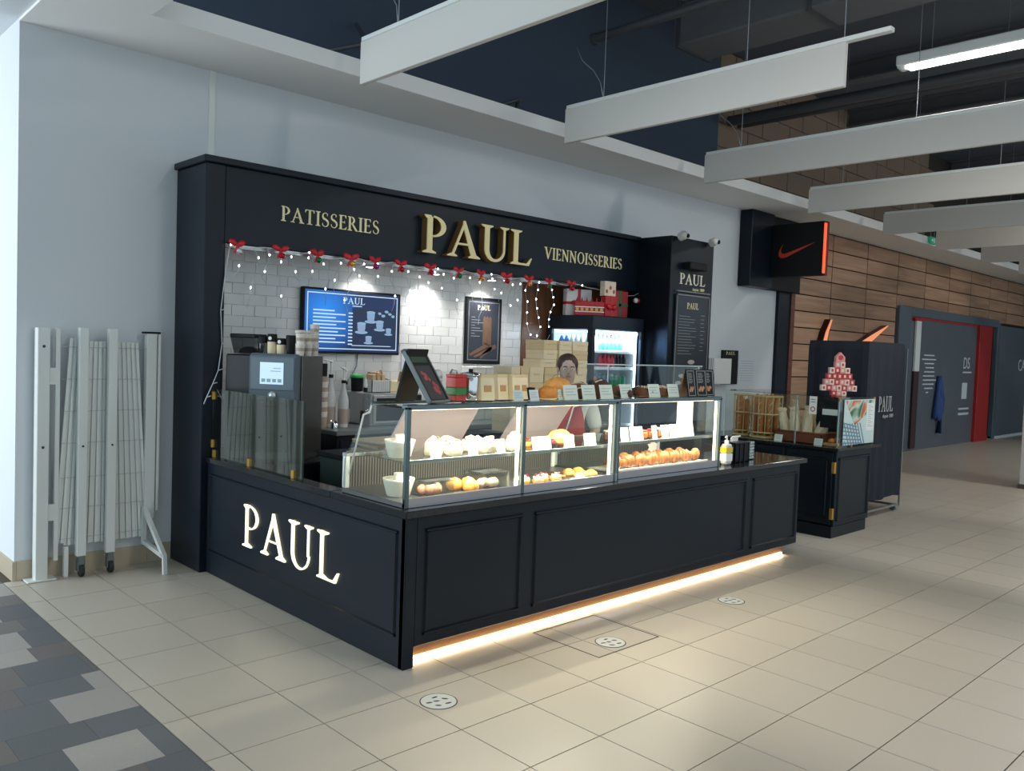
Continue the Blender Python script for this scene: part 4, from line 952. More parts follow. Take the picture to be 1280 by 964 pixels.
for k in range(9):
    th = thing('paper_cup', (['lowest', 'second', 'third', 'fourth', 'fifth', 'sixth', 'seventh', 'eighth', 'top'][k])+' cup of the tall cup column right of the coffee machine', 'cup', (1.045, 2.60, BT+k*.042), 0, 'tall cup column')
    MB().lathe([(.032, 0), (.042, .085), (.044, .09), (.041, .09)], 16).build('cup', CUP if k % 2 else CUPB, th)
tag(at(MB().lathe([(.03, 0), (.032, .1), (.03, .11)], 14).build('black_tin', MATTE), 1.045, 2.60, BT+.43), 'black tin with white seal on top of the cup column', 'tin')
sb = thing('small_glass', 'shiny short glass at the foot of the pump bottles', 'glass', (1.06, 2.44, BT)); MB().lathe([(.03, 0), (.034, .07), (.032, .07), (.028, .006)], 16).build('glass', mat('chrome', (0, 0, 0, 1)), sb)
# microwave with boxes on top
mw = thing('microwave', 'silver microwave with dark door on the back counter', 'microwave', (1.47, 2.50, BT))
MB().bbox(0, .56, .02, .42, 0, .29, .01).build('body', mat('silver_case', lin(170, 172, 172), .35, metal=.4), mw)
MB().bbox(.02, .42, .0, .022, .02, .27, .006).build('door', mat('silver_case', (0, 0, 0, 1)), mw); MB().box(.05, .385, -.003, .002, .045, .245).build('window', MATTE, mw)
MB().bbox(.435, .545, .0, .022, .02, .27, .004).build('control_panel', MATTE, mw); MB().bar((.405, -.02, .05), (.405, -.02, .24), .007, 8).build('handle', STEEL, mw)
bk = thing('white_basket', 'small white plastic basket on the microwave', 'basket', (1.60, 2.62, BT+.291))
MB().box(-.1, .1, -.07, -.064, 0, .11).box(-.1, .1, .064, .07, 0, .11).box(-.1, -.094, -.07, .07, 0, .11).box(.094, .1, -.07, .07, 0, .11).box(-.1, .1, -.07, .07, 0, .006).build('box', WHITEP, bk)
g = MB()
for k in range(9): g.box(-.095+.022*k, -.089+.022*k, -.073, -.07, .01, .1)
g.build('ribs', mat('basket_rib_grey', lin(190, 192, 188), .5), bk)  # ribs in a pale grey, slightly darker than the white basket
for k in range(3): MB().bbox(-.08+k*.05, -.045+k*.05, -.05, .05, .01, .16+.02*(k % 2), .004).build('sachet_pack', PARCH, bk)
gl = thing('green_lid_tub', 'dark tub with a bright green lid on the microwave', 'tub', (1.51, 2.80, BT+.291)); MB().lathe([(.05, 0), (.058, .12)], 18).build('tub', MATTE, gl); MB().lathe([(.062, .12), (.062, .145), (.05, .15)], 18).build('lid', mat('green_lid', lin(40, 150, 72), .4), gl)
pb = thing('torn_paper_bag', 'torn brown paper bag standing behind the white basket', 'bag', (1.76, 2.84, BT+.291)); MB().prism([(-.12, 0), (.1, 0), (.12, .1), (.05, .12), (.02, .19), (-.05, .15), (-.1, .17)], FY(0, 0, 0), -.02, .03).build('bag', mat('brown_paper', lin(150, 116, 84), .8), pb); MB().box(-.1, .09, -.034, -.03, .02, .05).build('fold', PARCH, pb)
cb = thing('cream_carton', 'cream carton with folded flaps beside the white basket', 'carton', (1.86, 2.62, BT+.291)); MB().bbox(-.07, .07, -.06, .06, 0, .1, .004).build('body', CREAMB, cb); MB().prism([(-.07, .1), (.0, .1), (-.02, .18), (-.05, .19)], FY(0, -.05, 0), -.004, .004).build('flap', mat('brown_paper', (0, 0, 0, 1)), cb)
# glass dispenser and small tap on the counter
gd = thing('dispenser', 'tall clear glass dispenser with metal lid on the back counter', 'dispenser', (2.28, 2.62, BT)); MB().lathe([(.05, 0), (.052, .42)], 18).build('glass', CLB, gd); MB().lathe([(.055, .42), (.055, .45), (.03, .5)], 18).build('lid', STEEL, gd); MB().cyl(.042, .01, .3, 14).build('contents', CREAMB, gd)
tp = thing('tap', 'small steel tap in front of the white tiles', 'tap', (2.55, 2.75, BT)); MB().bar((0, 0, 0), (0, 0, .46), .012, 8).tube([(0, 0, .46), (0, -.03, .5), (0, -.09, .49), (0, -.1, .46)], .01, 8).bar((0, 0, .44), (.05, 0, .46), .007, 6).build('body', STEEL, tp)
for k in range(5):
    for j in range(2):
        th = thing('white_box', ['left', 'right'][j]+' column white carton, '+['lowest', 'second lowest', 'middle', 'second highest', 'highest'][k]+', by the tiled wall', 'box', (2.85+j*.18, 2.74, BT+k*.106), 0, 'white cartons by the tiled wall')
        MB().bbox(-.085, .085, -.08, .1, 0, .085, .003).build('box', PAPER, th); MB().bbox(-.087, .087, -.082, .102, .08, .104, .003).build('lid', CARD, th)

# packing table with kraft cake boxes
pt = thing('packing_table', 'dark table under the stacked kraft boxes', 'table', (2.5, 1.76, 0))
MB().bbox(0, 1.16, 0, .5, .955, .995, .005).build('top', BLACK2, pt)
for (u, v) in ((.03, .03), (1.1, .03), (.03, .44), (1.1, .44)): MB().bbox(u, u+.04, v, v+.04, 0, .955, .003).build('leg', BLACK2, pt)
def kbox(x0, x1, z0, z1, lab, dy=0, m=None):
    th = thing('cake_box', lab, 'box', ((x0+x1)/2, 1.9+dy, z0), R(random.uniform(-2, 2)), 'kraft cake boxes')
    w = (x1-x0)/2-.004; h = z1-z0-.001
    MB().bbox(-w, w, 0, .24, 0, h*.62, .004).build('box', m or CREAMB, th); MB().bbox(-w-.002, w+.002, -.002, .242, h*.58, h, .004).build('lid', m or CREAMB, th)
    MB().box(-w*.4, w*.4, -.004, .0, h*.5, h*.6).build('tab', KRAFT, th)
VERT = ['bottom', 'second', 'third', 'fourth', 'fifth', 'sixth', 'seventh', 'eighth']
for ci, (x0, x1, cn) in enumerate([(2.56, 2.675, 'narrow leftmost'), (2.68, 2.79, 'narrow second'), (2.795, 2.985, 'wide third')]):
    for r in range(4): kbox(x0, x1, .996+r*.151, .996+(r+1)*.151, f'{VERT[r]} kraft box from below in the {cn} low column', 0, CREAMB if (r+ci) % 2 else KRAFT)
zz = [.996, 1.146, 1.296, 1.446, 1.596, 1.672, 1.762, 1.855]
for ci, (x0, x1, cn) in enumerate([(2.995, 3.175, 'left tall'), (3.185, 3.365, 'middle tall'), (3.375, 3.60, 'right tall')]):
    for r in range(7):
        if ci == 2 and r in (3,): dx = .0
        dx = -.06 if (r == 4 and ci == 0) else (-.03 if r > 4 and ci == 0 else 0)
        kbox(x0+dx, x1+(0 if ci else dx*.4), zz[r], zz[r+1], f'{VERT[r]} kraft box from below in the {cn} column', 0, KRAFT if (r*2+ci) % 3 == 0 else CREAMB)

# fridge: glass on its front and on its left side
fg = thing('drinks_fridge', 'tall black drinks fridge with glass front and side, lit inside', 'fridge', (4.09, 2.3, 0))
FB = mat('fridge_black', lin(30, 38, 50), .35, spec=.3)
FWID = .88; FD = .65
FI = mat('fridge_inside', lin(214, 222, 230), .5)
MB().box(FWID-.04, FWID, .03, FD, .1, 2.0).box(.0, FWID-.04, FD-.04, FD, .1, 2.0).box(.0, FWID-.04, .03, FD-.04, .1, .2).build('cabinet', FB, fg)
MB().bbox(0, FWID, -.03, FD, 2.0, 2.15, .008).build('header', FB, fg)
MB().box(.03, FWID-.04, FD-.055, FD-.04, .2, 2.0).box(FWID-.055, FWID-.04, .03, FD-.055, .2, 2.0).build('lining', FI, fg)
MB().bbox(0, FWID, .02, FD-.05, 0, .1, .006).build('plinth', MATTE, fg)
FGL = glass_mat('fridge_glass', (.93, .96, .98), .6)
sw = MB().box(0, .035, .0, .045, .2, 2.0).box(0, .035, FD-.08, FD-.04, .2, 2.0).box(0, .035, .045, FD-.08, .2, .25).build('side_frame', FB, fg)
MB().box(.012, .018, .045, FD-.08, .25, 2.0).build('side_glass', FGL, sw)
d = MB().box(.0, .045, -.03, .0, .12, 2.0).box(FWID-.045, FWID, -.03, .0, .12, 2.0).box(.045, FWID-.045, -.03, 0, .12, .2).build('door', FB, fg)
MB().box(.045, FWID-.045, -.018, -.012, .2, 2.0).build('door_glass', FGL, d)
MB().bbox(.01, .04, -.06, -.03, .9, 1.3, .006).build('handle', BLACK2, d)
LEDC = mat('led_cold', (1, 1, 1, 1), .4, emit=(.78, .9, 1, 1), estr=6)
MB().box(.05, FWID-.06, .01, .035, 1.955, 1.99).build('light_strip', LEDC, fg); MB().box(FWID-.075, FWID-.06, .02, .035, .25, 1.95).build('light_strip', LEDC, fg); MB().box(.04, .055, .08, FD-.1, 1.965, 1.985).build('light_strip', LEDC, fg)
area('fridge_light', (4.09+FWID/2, 2.36, 1.94), (R(16), 0, 0), .7, .04, 24, (.72, .87, 1))
FSH = (.55, .95, 1.35, 1.585, 1.77)
for z in FSH: MB().bbox(.04, FWID-.06, .06, FD-.06, z-.014, z, .003).bbox(.04, FWID-.06, .052, .062, z-.02, z+.012, .002).bbox(.036, .044, .06, FD-.06, z-.02, z+.012, .002).build('shelf', WHITEP, fg)
def bottle(lab, x, y, z, h, r, m, cap, grp):
    th = thing('drink_bottle', lab, 'bottle', (x, y, z+.001), 0, grp)
    MB().lathe([(r*.9, 0), (r, .008), (r, h*.62), (r*.45, h*.85), (r*.4, h*.95)], 14).build('body', m, th); MB().lathe([(r*.46, h*.93), (r*.46, h)], 12).build('cap', cap, th)
def can(lab, x, y, z, m, grp, h=.125, r=.031):
    th = thing('drink_can', lab, 'can', (x, y, z+.001), 0, grp)
    MB().lathe([(r*.8, 0), (r, .01), (r, h-.012), (r*.8, h)], 14).build('body', m, th); MB().lathe([(r*.8, h), (r*.7, h+.002)], 14).build('top', STEEL, th)
BLUEB = mat('blue_water', lin(70, 130, 190), .2); REDB = mat('red_drink', lin(190, 20, 40), .3); GRN = mat('green_can', lin(20, 150, 100), .3); ORG = mat('orange_can', lin(232, 130, 50), .35); BLU2 = mat('blue_can', lin(30, 110, 170), .3)
WHB = mat('white_bottle', lin(235, 238, 240), .35)
for k in range(3): bottle(ORD[k]+' white bottle from the left along the front of the top fridge shelf', 4.175+.066*k, 2.41, 1.77, .17, .029, WHB, WHB, 'white bottles')
for k in range(6): bottle(ORD[k]+' blue water bottle from the left along the front of the top fridge shelf', 4.385+k*.068, 2.41, 1.77, .18, .031, BLUEB, BLUEB if k % 2 else WHB, 'blue bottles at the front')
for k in range(3): bottle(['nearest', 'middle', 'rear'][k]+' white bottle behind the side glass on the top fridge shelf', 4.175, 2.49+k*.075, 1.77, .18, .03, WHB, WHB, 'white bottles by the side glass')
for k in range(2): bottle(['nearer', 'farther'][k]+' blue bottle behind the side glass on the top fridge shelf', 4.175, 2.72+k*.075, 1.77, .17, .03, BLUEB, WHB, 'blue bottles by the side glass')
bottle('single white bottle on the middle fridge shelf', 4.25, 2.42, 1.585, .12, .034, WHB, WHB, 'white bottle')
for k in range(4): bottle(ORD[k]+' red bottle from the left on the middle fridge shelf', 4.40+k*.068, 2.42, 1.585, .155, .03, REDB, REDB, 'red bottles')
for k in range(4): bottle(ORD[k]+' dark bottle from the left on the middle fridge shelf', 4.67+k*.06, 2.45, 1.585, .155, .027, MATTE, REDB, 'dark bottles')
for k in range(4): bottle(['nearest', 'second', 'third', 'farthest'][k]+' pale bottle behind the side glass on the middle fridge shelf', 4.165, 2.50+k*.08, 1.585, .15, .03, WHB if k % 2 else BLUEB, WHB, 'middle shelf bottles by the side glass')
for k in range(10): can(ORD[k]+' can from the left along the front of the lower fridge shelf', 4.17+k*.071, 2.42, 1.35, [ORG, GRN, ORG, BLU2, BLU2, BLU2, GRN, GRN, GRN, GRN][k], 'cans at the front', .14)
for k in range(9): can(ORD[k]+' can from the left in the rear row of the lower fridge shelf', 4.20+k*.071, 2.50, 1.35, [WHB, GRN, WHB, BLU2, BLU2, GRN, GRN, WHB, GRN][k], 'cans at the rear', .165)
# festive boxes on the fridge
def gift(lab, x, y, w, d, z0, h, m, rib, bow=True, rz=0):
    th = thing('gift_box', lab, 'gift box', (x, y, z0), R(rz), 'festive boxes on the fridge')
    MB().bbox(-w, w, -d, d, 0, h, .004).build('box', m, th)
    if rib:
        MB().box(-.018, .018, -d-.002, d+.002, 0, h+.002).box(-w-.002, w+.002, -d-.002, d+.002, h*.42, h*.42+.03).build('ribbon', rib, th)
        if bow: MB().blob(.05, .018, .03, .1, 1, 2, 10, 6, None, T(-.045, -d-.012, h*.46) @ RY(R(20))).blob(.05, .018, .03, .1, 2, 2, 10, 6, None, T(.045, -d-.012, h*.46) @ RY(R(-20))).blob(.016, .016, .016, 0, 0, 2, 8, 6, None, T(0, -d-.018, h*.46)).build('bow', rib, th)
FT = 2.151
PATT = mat('red_pattern', lin(176, 26, 34), .45, vary=.5, vscale=26)
gift('white gift box with red ribbon at the left on the fridge', 4.26, 2.66, .15, .05, FT, .29, mat('gift_white', lin(220, 220, 218), .5), RED, True, -25)
th = thing('gift_box', 'long red box with gold and white festive pattern on the fridge', 'gift box', (4.21, 2.44, FT), R(-38), 'festive boxes on the fridge')
MB().bbox(-.16, .16, -.03, .03, 0, .15, .004).build('box', PATT, th)
b_ = MB()
for k in range(6): b_.lathe([(.014, 0), (.0, .05)], 8, T(-.135+k*.054, 0, .15), cap=False)
b_.build('points', PATT, th)
g = MB()
for k in range(6): g.box(-.15+k*.053, -.12+k*.053, -.032, -.03, .05, .08)
g.build('gold_squares', mat('gold_print', lin(214, 180, 90), .4), th); MB().box(-.16, .16, -.032, -.03, .085, .095).box(-.16, .16, -.032, -.03, .035, .045).build('bands', PAPER, th)
gift('red gift box with a big red bow right of the patterned box', 4.44, 2.355, .10, .035, FT, .22, PATT, RED)
gift('tall red and green box at the right on the fridge', 4.66, 2.42, .14, .04, FT, .295, mat('gift_red', lin(170, 44, 44), .5), mat('gift_green', lin(30, 110, 60), .5), False)
th = thing('gift_box', 'cream box with painted winter figures on top of the red box', 'gift box', (4.42, 2.36, FT+.221), 0, 'festive boxes on the fridge')
MB().bbox(-.095, .095, -.035, .035, 0, .16, .004).build('box', mat('gift_cream', lin(224, 208, 184), .5, vary=.15, vscale=18), th)
q = MB()
for k in range(3): q.lathe([(.022, 0), (.018, .003)], 12, T(-.06+.06*k, -.035, .05+.04*(k % 2)) @ RX(R(90)))
q.build('painted_figures', mat('figure_print', lin(176, 84, 66), .5), th)

# ================================================================== SCREEN AND POSTER
tv = thing('menu_screen', 'lit wall screen showing the hot drinks menu in blue', 'screen', (1.01, 2.93, 1.66))
MB().bbox(0, 1.035, -.02, .03, 0, .575, .006).build('casing', MATTE, tv)
MB().box(.3, .7, .03, .052, .15, .42).build('wall_mount', STEELG, tv)
m = bpy.data.materials.new('screen_blue'); m.use_nodes = True; nt = m.node_tree; b = nt.nodes['Principled BSDF']; b.inputs['Base Color'].default_value = (0, 0, 0, 1); b.inputs['Roughness'].default_value = .2
tc = nt.nodes.new('ShaderNodeTexCoord'); mp = nt.nodes.new('ShaderNodeMapping'); mp.inputs['Location'].default_value = (-.22*2.2, 0, -.36*2.2); mp.inputs['Scale'].default_value = (2.2, 0, 2.2)
gr = nt.nodes.new('ShaderNodeTexGradient'); gr.gradient_type = 'SPHERICAL'; rp = nt.nodes.new('ShaderNodeValToRGB')
rp.color_ramp.elements[0].color = lin(16, 34, 78); rp.color_ramp.elements[1].color = lin(30, 130, 232); rp.color_ramp.elements[0].position = .12
nt.links.new(tc.outputs['Object'], mp.inputs[0]); nt.links.new(mp.outputs[0], gr.inputs[0]); nt.links.new(gr.outputs['Fac'], rp.inputs[0]); nt.links.new(rp.outputs[0], b.inputs['Emission Color']); b.inputs['Emission Strength'].default_value = 1.25
MB().box(.02, 1.015, -.023, -.02, .02, .555).build('display', m, tv)
SCW = mat('screen_white', (0, 0, 0, 1), .3, emit=lin(210, 232, 250), estr=.95)
SCG = mat('screen_grey', (0, 0, 0, 1), .3, emit=lin(150, 190, 226), estr=.8)
SCD = mat('screen_darkblue', (0, 0, 0, 1), .3, emit=lin(24, 40, 76), estr=.9)
MB().box(.04, .995, -.0245, -.023, .04, .048).box(.04, .995, -.0245, -.023, .527, .535).box(.04, .048, -.0245, -.023, .04, .535).box(.987, .995, -.0245, -.023, .04, .535).build('border_line', SCW, tv)
MB().box(.50, .985, -.0242, -.023, .06, .42).build('picture_ground', SCD, tv)
serif_text('PAUL', FY(0, -.0245, 0), .40, .63, .45, .058, 0, .001, SCW, tv, 'screen_letter')
t = MB()
rr = random.Random(5)
for k in range(10):
    t.box(.10, .10+(.33 if k % 2 else rr.uniform(.14, .26)), -.0248, -.0242, .375-k*.031, .386-k*.031).box(.46, .505, -.0248, -.0242, .362-k*.031, .373-k*.031)
t.box(.50, .60, -.0248, -.0242, .43, .437).box(.50, .93, -.0248, -.0242, .075, .081); t.build('menu_text', SCW, tv)
cups = MB(); rims = MB()
for (u, v, r, h) in ((.70, .30, .045, .085), (.80, .23, .042, .075), (.60, .20, .046, .08), (.68, .105, .034, .055), (.90, .19, .03, .05)):
    cups.prism([(u-r*.62, v), (u+r*.62, v), (u+r*.9, v+h*.4), (u+r*.95, v+h), (u-r*.95, v+h), (u-r*.9, v+h*.4)], FY(0, -.0245, 0), 0, .001); rims.lathe([(r*1.5, 0), (r*1.5, .0005)], 18, T(u, -.0243, v) @ RX(R(90)) @ Matrix.Diagonal((1, .22, 1, 1)))
    rims.lathe([(r*1.05, 0), (r*1.05, .001)], 18, T(u, -.0257, v+h) @ RX(R(90)) @ Matrix.Diagonal((1, .28, 1, 1)))
cups.build('cup_picture', mat('screen_cup', (0, 0, 0, 1), .3, emit=lin(150, 180, 214), estr=.8), tv); rims.build('cup_rims', SCG, tv)
sp = MB()
for k in range(7): sp.blob(.02, .001, .012, .3, k, 2, 8, 5, None, T(.84+.018*k-.06*(k % 2), -.0245, .36+.02*(k % 3)))
sp.build('leaf_picture', SCG, tv)
tag(MB().tube([(1.62, 2.97, 1.66), (1.61, 2.965, 1.55), (1.56, 2.96, 1.47), (1.50, 2.955, 1.40), (1.49, 2.95, 1.34)], .006, 6).build('cable', WIRE), 'thin grey cable hanging below the wall screen', 'cable')
ps = thing('framed_poster', 'dark framed poster with bread picture on the white tiles', 'poster', (2.90, 2.978, 1.59))
MB().bbox(0, .505, -.018, 0, 0, .69, .005).build('frame', MATTE, ps); MB().box(.03, .475, -.0195, -.017, .03, .66).build('print', mat('poster_dark', lin(44, 50, 62), .5, vary=.3, vscale=6), ps)
MB().box(.04, .465, -.021, -.0195, .04, .046).box(.04, .465, -.021, -.0195, .638, .644).box(.04, .046, -.021, -.0195, .04, .644).box(.459, .465, -.021, -.0195, .04, .644).build('border_line', mat('menu_text', (0, 0, 0, 1)), ps)
serif_text('PAUL', FY(0, -.0195, 0), .16, .34, .56, .05, 0, .001, GOLDSIDE, ps)
t = MB()
for k in range(8): t.box(.08, .08+.05+.07*(k % 3), -.021, -.0195, .48-k*.028, .486-k*.028)
t.build('text', mat('menu_text', (0, 0, 0, 1)), ps)
bg_ = MB()
for (u, a) in ((.26, 0), (.30, -2), (.34, 3)): bg_.prism([(u-.022, .2), (u+.022, .2), (u+.018, .48), (u, .5), (u-.018, .48)], FY(0, -.0195, 0), 0, .002)
for (u0, v0, u1, v1) in ((.06, .1, .3, .2), (.12, .08, .42, .19), (.2, .07, .36, .18)): bg_.prism([(u0, v0), (u0+.02, v0-.02), (u1+.02, v1-.02), (u1, v1+.02)], FY(0, -.0195, 0), 0, .002)
bg_.build('bread_picture', mat('bread_print', lin(112, 84, 66), .6, vary=.2, vscale=20), ps)
# notes taped to tiles
tag(MB().box(2.12, 2.32, 2.972, 2.975, 1.52, 1.70).build('paper_note', mat('note_paper', lin(222, 226, 232), .7)), 'white paper note taped to the tiles beside the screen', 'note')

# ================================================================== GARLAND
LB = mat('bulb', (1, 1, 1, 1), .3, emit=(.9, .96, 1, 1), estr=10)
WIRW = mat('light_wire', lin(196, 200, 204), .5)
gl = thing('string_lights', 'white icicle string lights hanging along the fascia edge', 'string lights', (0, 2.43, 2.47))
rr = random.Random(11); pts = []
for k in range(61): x = .12+k*(4.93/60); pts.append((x, 0, -.012-.014*math.sin(k*1.3)-(.08*math.sin((x-4.25)/.8*math.pi) if x > 4.25 else 0)))
MB().tube(pts, .0035, 5).build('main_wire', WIRW, gl)
bm_ = None
def bulb(x, y, z):
    global bm_
    if bm_ is None: o = MB().blob(.0065, .0065, .009, 0, 0, 2, 8, 6).build('bulb', LB, gl); bm_ = o.data
    else: o = bpy.data.objects.new('bulb', bm_); COL.objects.link(o); o.parent = gl
    o.location = (x, y, z)
xs = [.17, .3, .42, .55, .66, .8, .92, 1.03, 1.16, 1.3, 1.45, 1.6, 1.73, 1.86, 2.02, 2.18, 2.33, 2.5, 2.62, 2.76, 2.9, 3.02, 3.14, 3.27, 3.40, 3.58]
for k, x in enumerate(xs):
    L = [.22, .42, .3, .5, .18][k % 5]+rr.uniform(-.04, .06)
    if x > 3.2: L = [.56, .46, .66][k % 3]
    p = [(x, 0, -.01)]; n = 6
    for j in range(1, n+1): p.append((x+rr.uniform(-.02, .02)+.03*math.sin(k+j*.6), rr.uniform(-.015, .015), -.01-L*j/n))
    MB().tube(p, .0025, 4).build('drop_wire', WIRW, gl)
    for j in range(1, n+1, 3 if x < 3.2 else 1): bulb(p[j][0], p[j][1]-.006, p[j][2])
for k in range(0, 61, 8): bulb(pts[k][0], -.008, pts[k][2])
# loop hanging between the last drops
MB().tube([(3.27, 0, -.5), (3.33, 0, -.58), (3.42, 0, -.60), (3.55, -.005, -.62), (3.60, 0, -.55)], .0025, 4).build('drop_wire', WIRW, gl)
p = [(.13, 0.0, -.02), (.10, -.005, -.2), (.07, .0, -.5), (.085, 0, -.75), (.06, 0, -.95), (.02, 0, -1.05), (-.03, -.01, -1.15), (-.05, -.01, -1.2)]
ov = MB().tube([(x, y+.03, z) for x, y, z in p], .004, 5)
for (x, y, z) in p[1:-1]: ov.bar((x, y+.03, z), (x+.03, y+.02, z+.01), .004, 5)
ov.build('column_wire', WIRW, gl)
BOWC = [(190, 22, 34)]
baub = [((210, 214, 220), 'silver'), ((176, 24, 40), 'red'), ((20, 120, 60), 'green'), ((212, 160, 50), 'gold'), ((150, 40, 130), 'purple'), ((190, 26, 40), 'red'), ((186, 30, 60), 'crimson'), ((16, 110, 54), 'green'), ((220, 140, 40), 'amber'), ((170, 20, 30), 'dark red'), ((176, 20, 34), 'red'), ((226, 150, 90), 'copper'), ((20, 116, 60), 'green'), ((176, 26, 34), 'red')]
bx_ = [.167, .523, .847, 1.165, 1.404, 1.672, 1.999, 2.329, 2.606, 2.941, 3.13, 3.251, 3.541, 3.882]
bx_.pop(10); baub.pop(10)
lp = None
for k, (x, (c, cn)) in enumerate(zip(bx_, baub)):
    o = thing('ribbon_bow', ORD[k]+' red ribbon bow from the left on the fascia, with '+cn+' bauble', 'bow', (x, 2.415, 2.462), R(rr.uniform(-15, 15)), 'red bows along the fascia')
    s = rr.uniform(.9, 1.15)
    MB().blob(.038*s, .014, .022*s, .15, k, 2, 12, 8, None, T(-.034, 0, .014) @ RY(R(25))).build('loop', RED, o)
    MB().blob(.038*s, .014, .022*s, .15, k+4, 2, 12, 8, None, T(.034, 0, .014) @ RY(R(-25))).build('loop', RED, o)
    MB().blob(.013, .014, .013, 0, 0, 2, 8, 6).build('knot', RED, o)
    for sg_ in (-1, 1): MB().prism([(-.008, 0), (.008, 0), (.012+.03*sg_, -.07), (.0+.03*sg_, -.062), (-.012+.03*sg_, -.072)], FY(0, -.004, 0), 0, .003).build('tail', RED, o)
    MB().blob(.024, .024, .024, 0, 0, 2, 14, 10, None, T(.01, -.008, -.045)).build('bauble', mat('bauble_'+cn.replace(' ', '_'), lin(*c), .18, metal=.5), o)
o = thing('ornament', 'red and white ornament on the wire beside the black column', 'ornament', (5.0, 2.40, 2.36)); MB().blob(.03, .03, .03, 0, 0, 2, 12, 8).build('ball', RED, o); MB().blob(.028, .028, .03, 0, 0, 2, 12, 8, None, T(-.035, 0, 0)).build('white_ball', PAPER, o)

# ================================================================== PERSON BEHIND THE COUNTER
def skin_body(name, joints, edges, radii, root, m, parent, sub=2):
    me = bpy.data.meshes.new(name); names = list(joints); idx = {n: i for i, n in enumerate(names)}
    me.from_pydata([joints[n] for n in names], [(idx[a], idx[b]) for a, b in edges], [])
    o = bpy.data.objects.new(name, me); COL.objects.link(o)
    sk = o.modifiers.new('skin', 'SKIN'); 
    for n in names:
        d = me.skin_vertices[0].data[idx[n]]; r = radii[n]; d.radius = r if isinstance(r, tuple) else (r, r); d.use_root = (n == root)
    sk.use_smooth_shade = True; sk.branch_smoothing = .6
    s = o.modifiers.new('sub', 'SUBSURF'); s.levels = sub; s.render_levels = sub
    dg = bpy.context.evaluated_depsgraph_get(); m2 = bpy.data.meshes.new_from_object(o.evaluated_get(dg)); bpy.data.objects.remove(o)
    m2.materials.clear(); m2.materials.append(m)
    for p in m2.polygons: p.use_smooth = True
    r = bpy.data.objects.new(name, m2); COL.objects.link(r); r.parent = parent; return r
SKIN = mat('skin', lin(188, 164, 152), .55)
pe = thing('person', 'shop worker in white shirt and red apron standing behind the loaves', 'person', (2.47, 1.13, 0), R(-42)); pe.scale = (1.05, 1.05, .985)
J = {'pel': (0, 0, .95), 'waist': (0, .01, 1.08), 'chest': (0, .0, 1.27), 'neckb': (0, .01, 1.43), 'neck': (0, 0, 1.49), 'hd0': (0, -.01, 1.545), 'hd1': (0, -.01, 1.62), 'hd2': (0, -.005, 1.69), 'hd3': (0, 0, 1.735)}
Rr = {'pel': (.16, .115), 'waist': (.135, .1), 'chest': (.16, .11), 'neckb': (.075, .065), 'neck': (.05, .052), 'hd0': (.058, .068), 'hd1': (.074, .09), 'hd2': (.07, .088), 'hd3': (.04, .05)}
E_ = [('pel', 'waist'), ('waist', 'chest'), ('chest', 'neckb'), ('neckb', 'neck'), ('neck', 'hd0'), ('hd0', 'hd1'), ('hd1', 'hd2'), ('hd2', 'hd3')]
for s, n in ((-1, 'l'), (1, 'r')):
    J.update({n+'sh': (s*.185, .01, 1.385), n+'el': (s*.245, .0, 1.12), n+'wr': (s*.17, -.20, 1.06), n+'hip': (s*.095, 0, .90), n+'kn': (s*.10, -.01, .50), n+'an': (s*.10, .02, .09), n+'toe': (s*.11, -.15, .04)})
    Rr.update({n+'sh': .062, n+'el': .044, n+'wr': .03, n+'hip': .088, n+'kn': .06, n+'an': .042, n+'toe': .036})
    E_ += [('chest', n+'sh'), (n+'sh', n+'el'), (n+'el', n+'wr'), ('pel', n+'hip'), (n+'hip', n+'kn'), (n+'kn', n+'an'), (n+'an', n+'toe')]
    J[n+'pa'] = (s*.15, -.27, 1.055); Rr[n+'pa'] = (.034, .016); E_.append((n+'wr', n+'pa'))
    for f in range(4):
        base = (s*.15+(f-1.5)*.018, -.30, 1.055); tip = (s*.15+(f-1.5)*.02-s*.01, -.345+abs(f-1.4)*.007, 1.045); end = (tip[0], tip[1]-.018, 1.025)
        J[f'{n}f{f}a'] = base; J[f'{n}f{f}b'] = tip; J[f'{n}f{f}c'] = end
        Rr[f'{n}f{f}a'] = .0085; Rr[f'{n}f{f}b'] = .008; Rr[f'{n}f{f}c'] = .007
        E_ += [(n+'pa', f'{n}f{f}a'), (f'{n}f{f}a', f'{n}f{f}b'), (f'{n}f{f}b', f'{n}f{f}c')]
    J[n+'t1'] = (s*.15-s*.045, -.265, 1.05); J[n+'t2'] = (s*.15-s*.06, -.30, 1.042); Rr[n+'t1'] = .011; Rr[n+'t2'] = .009
    E_ += [(n+'pa', n+'t1'), (n+'t1', n+'t2')]
body = skin_body('body', J, E_, Rr, 'pel', SKIN, pe)
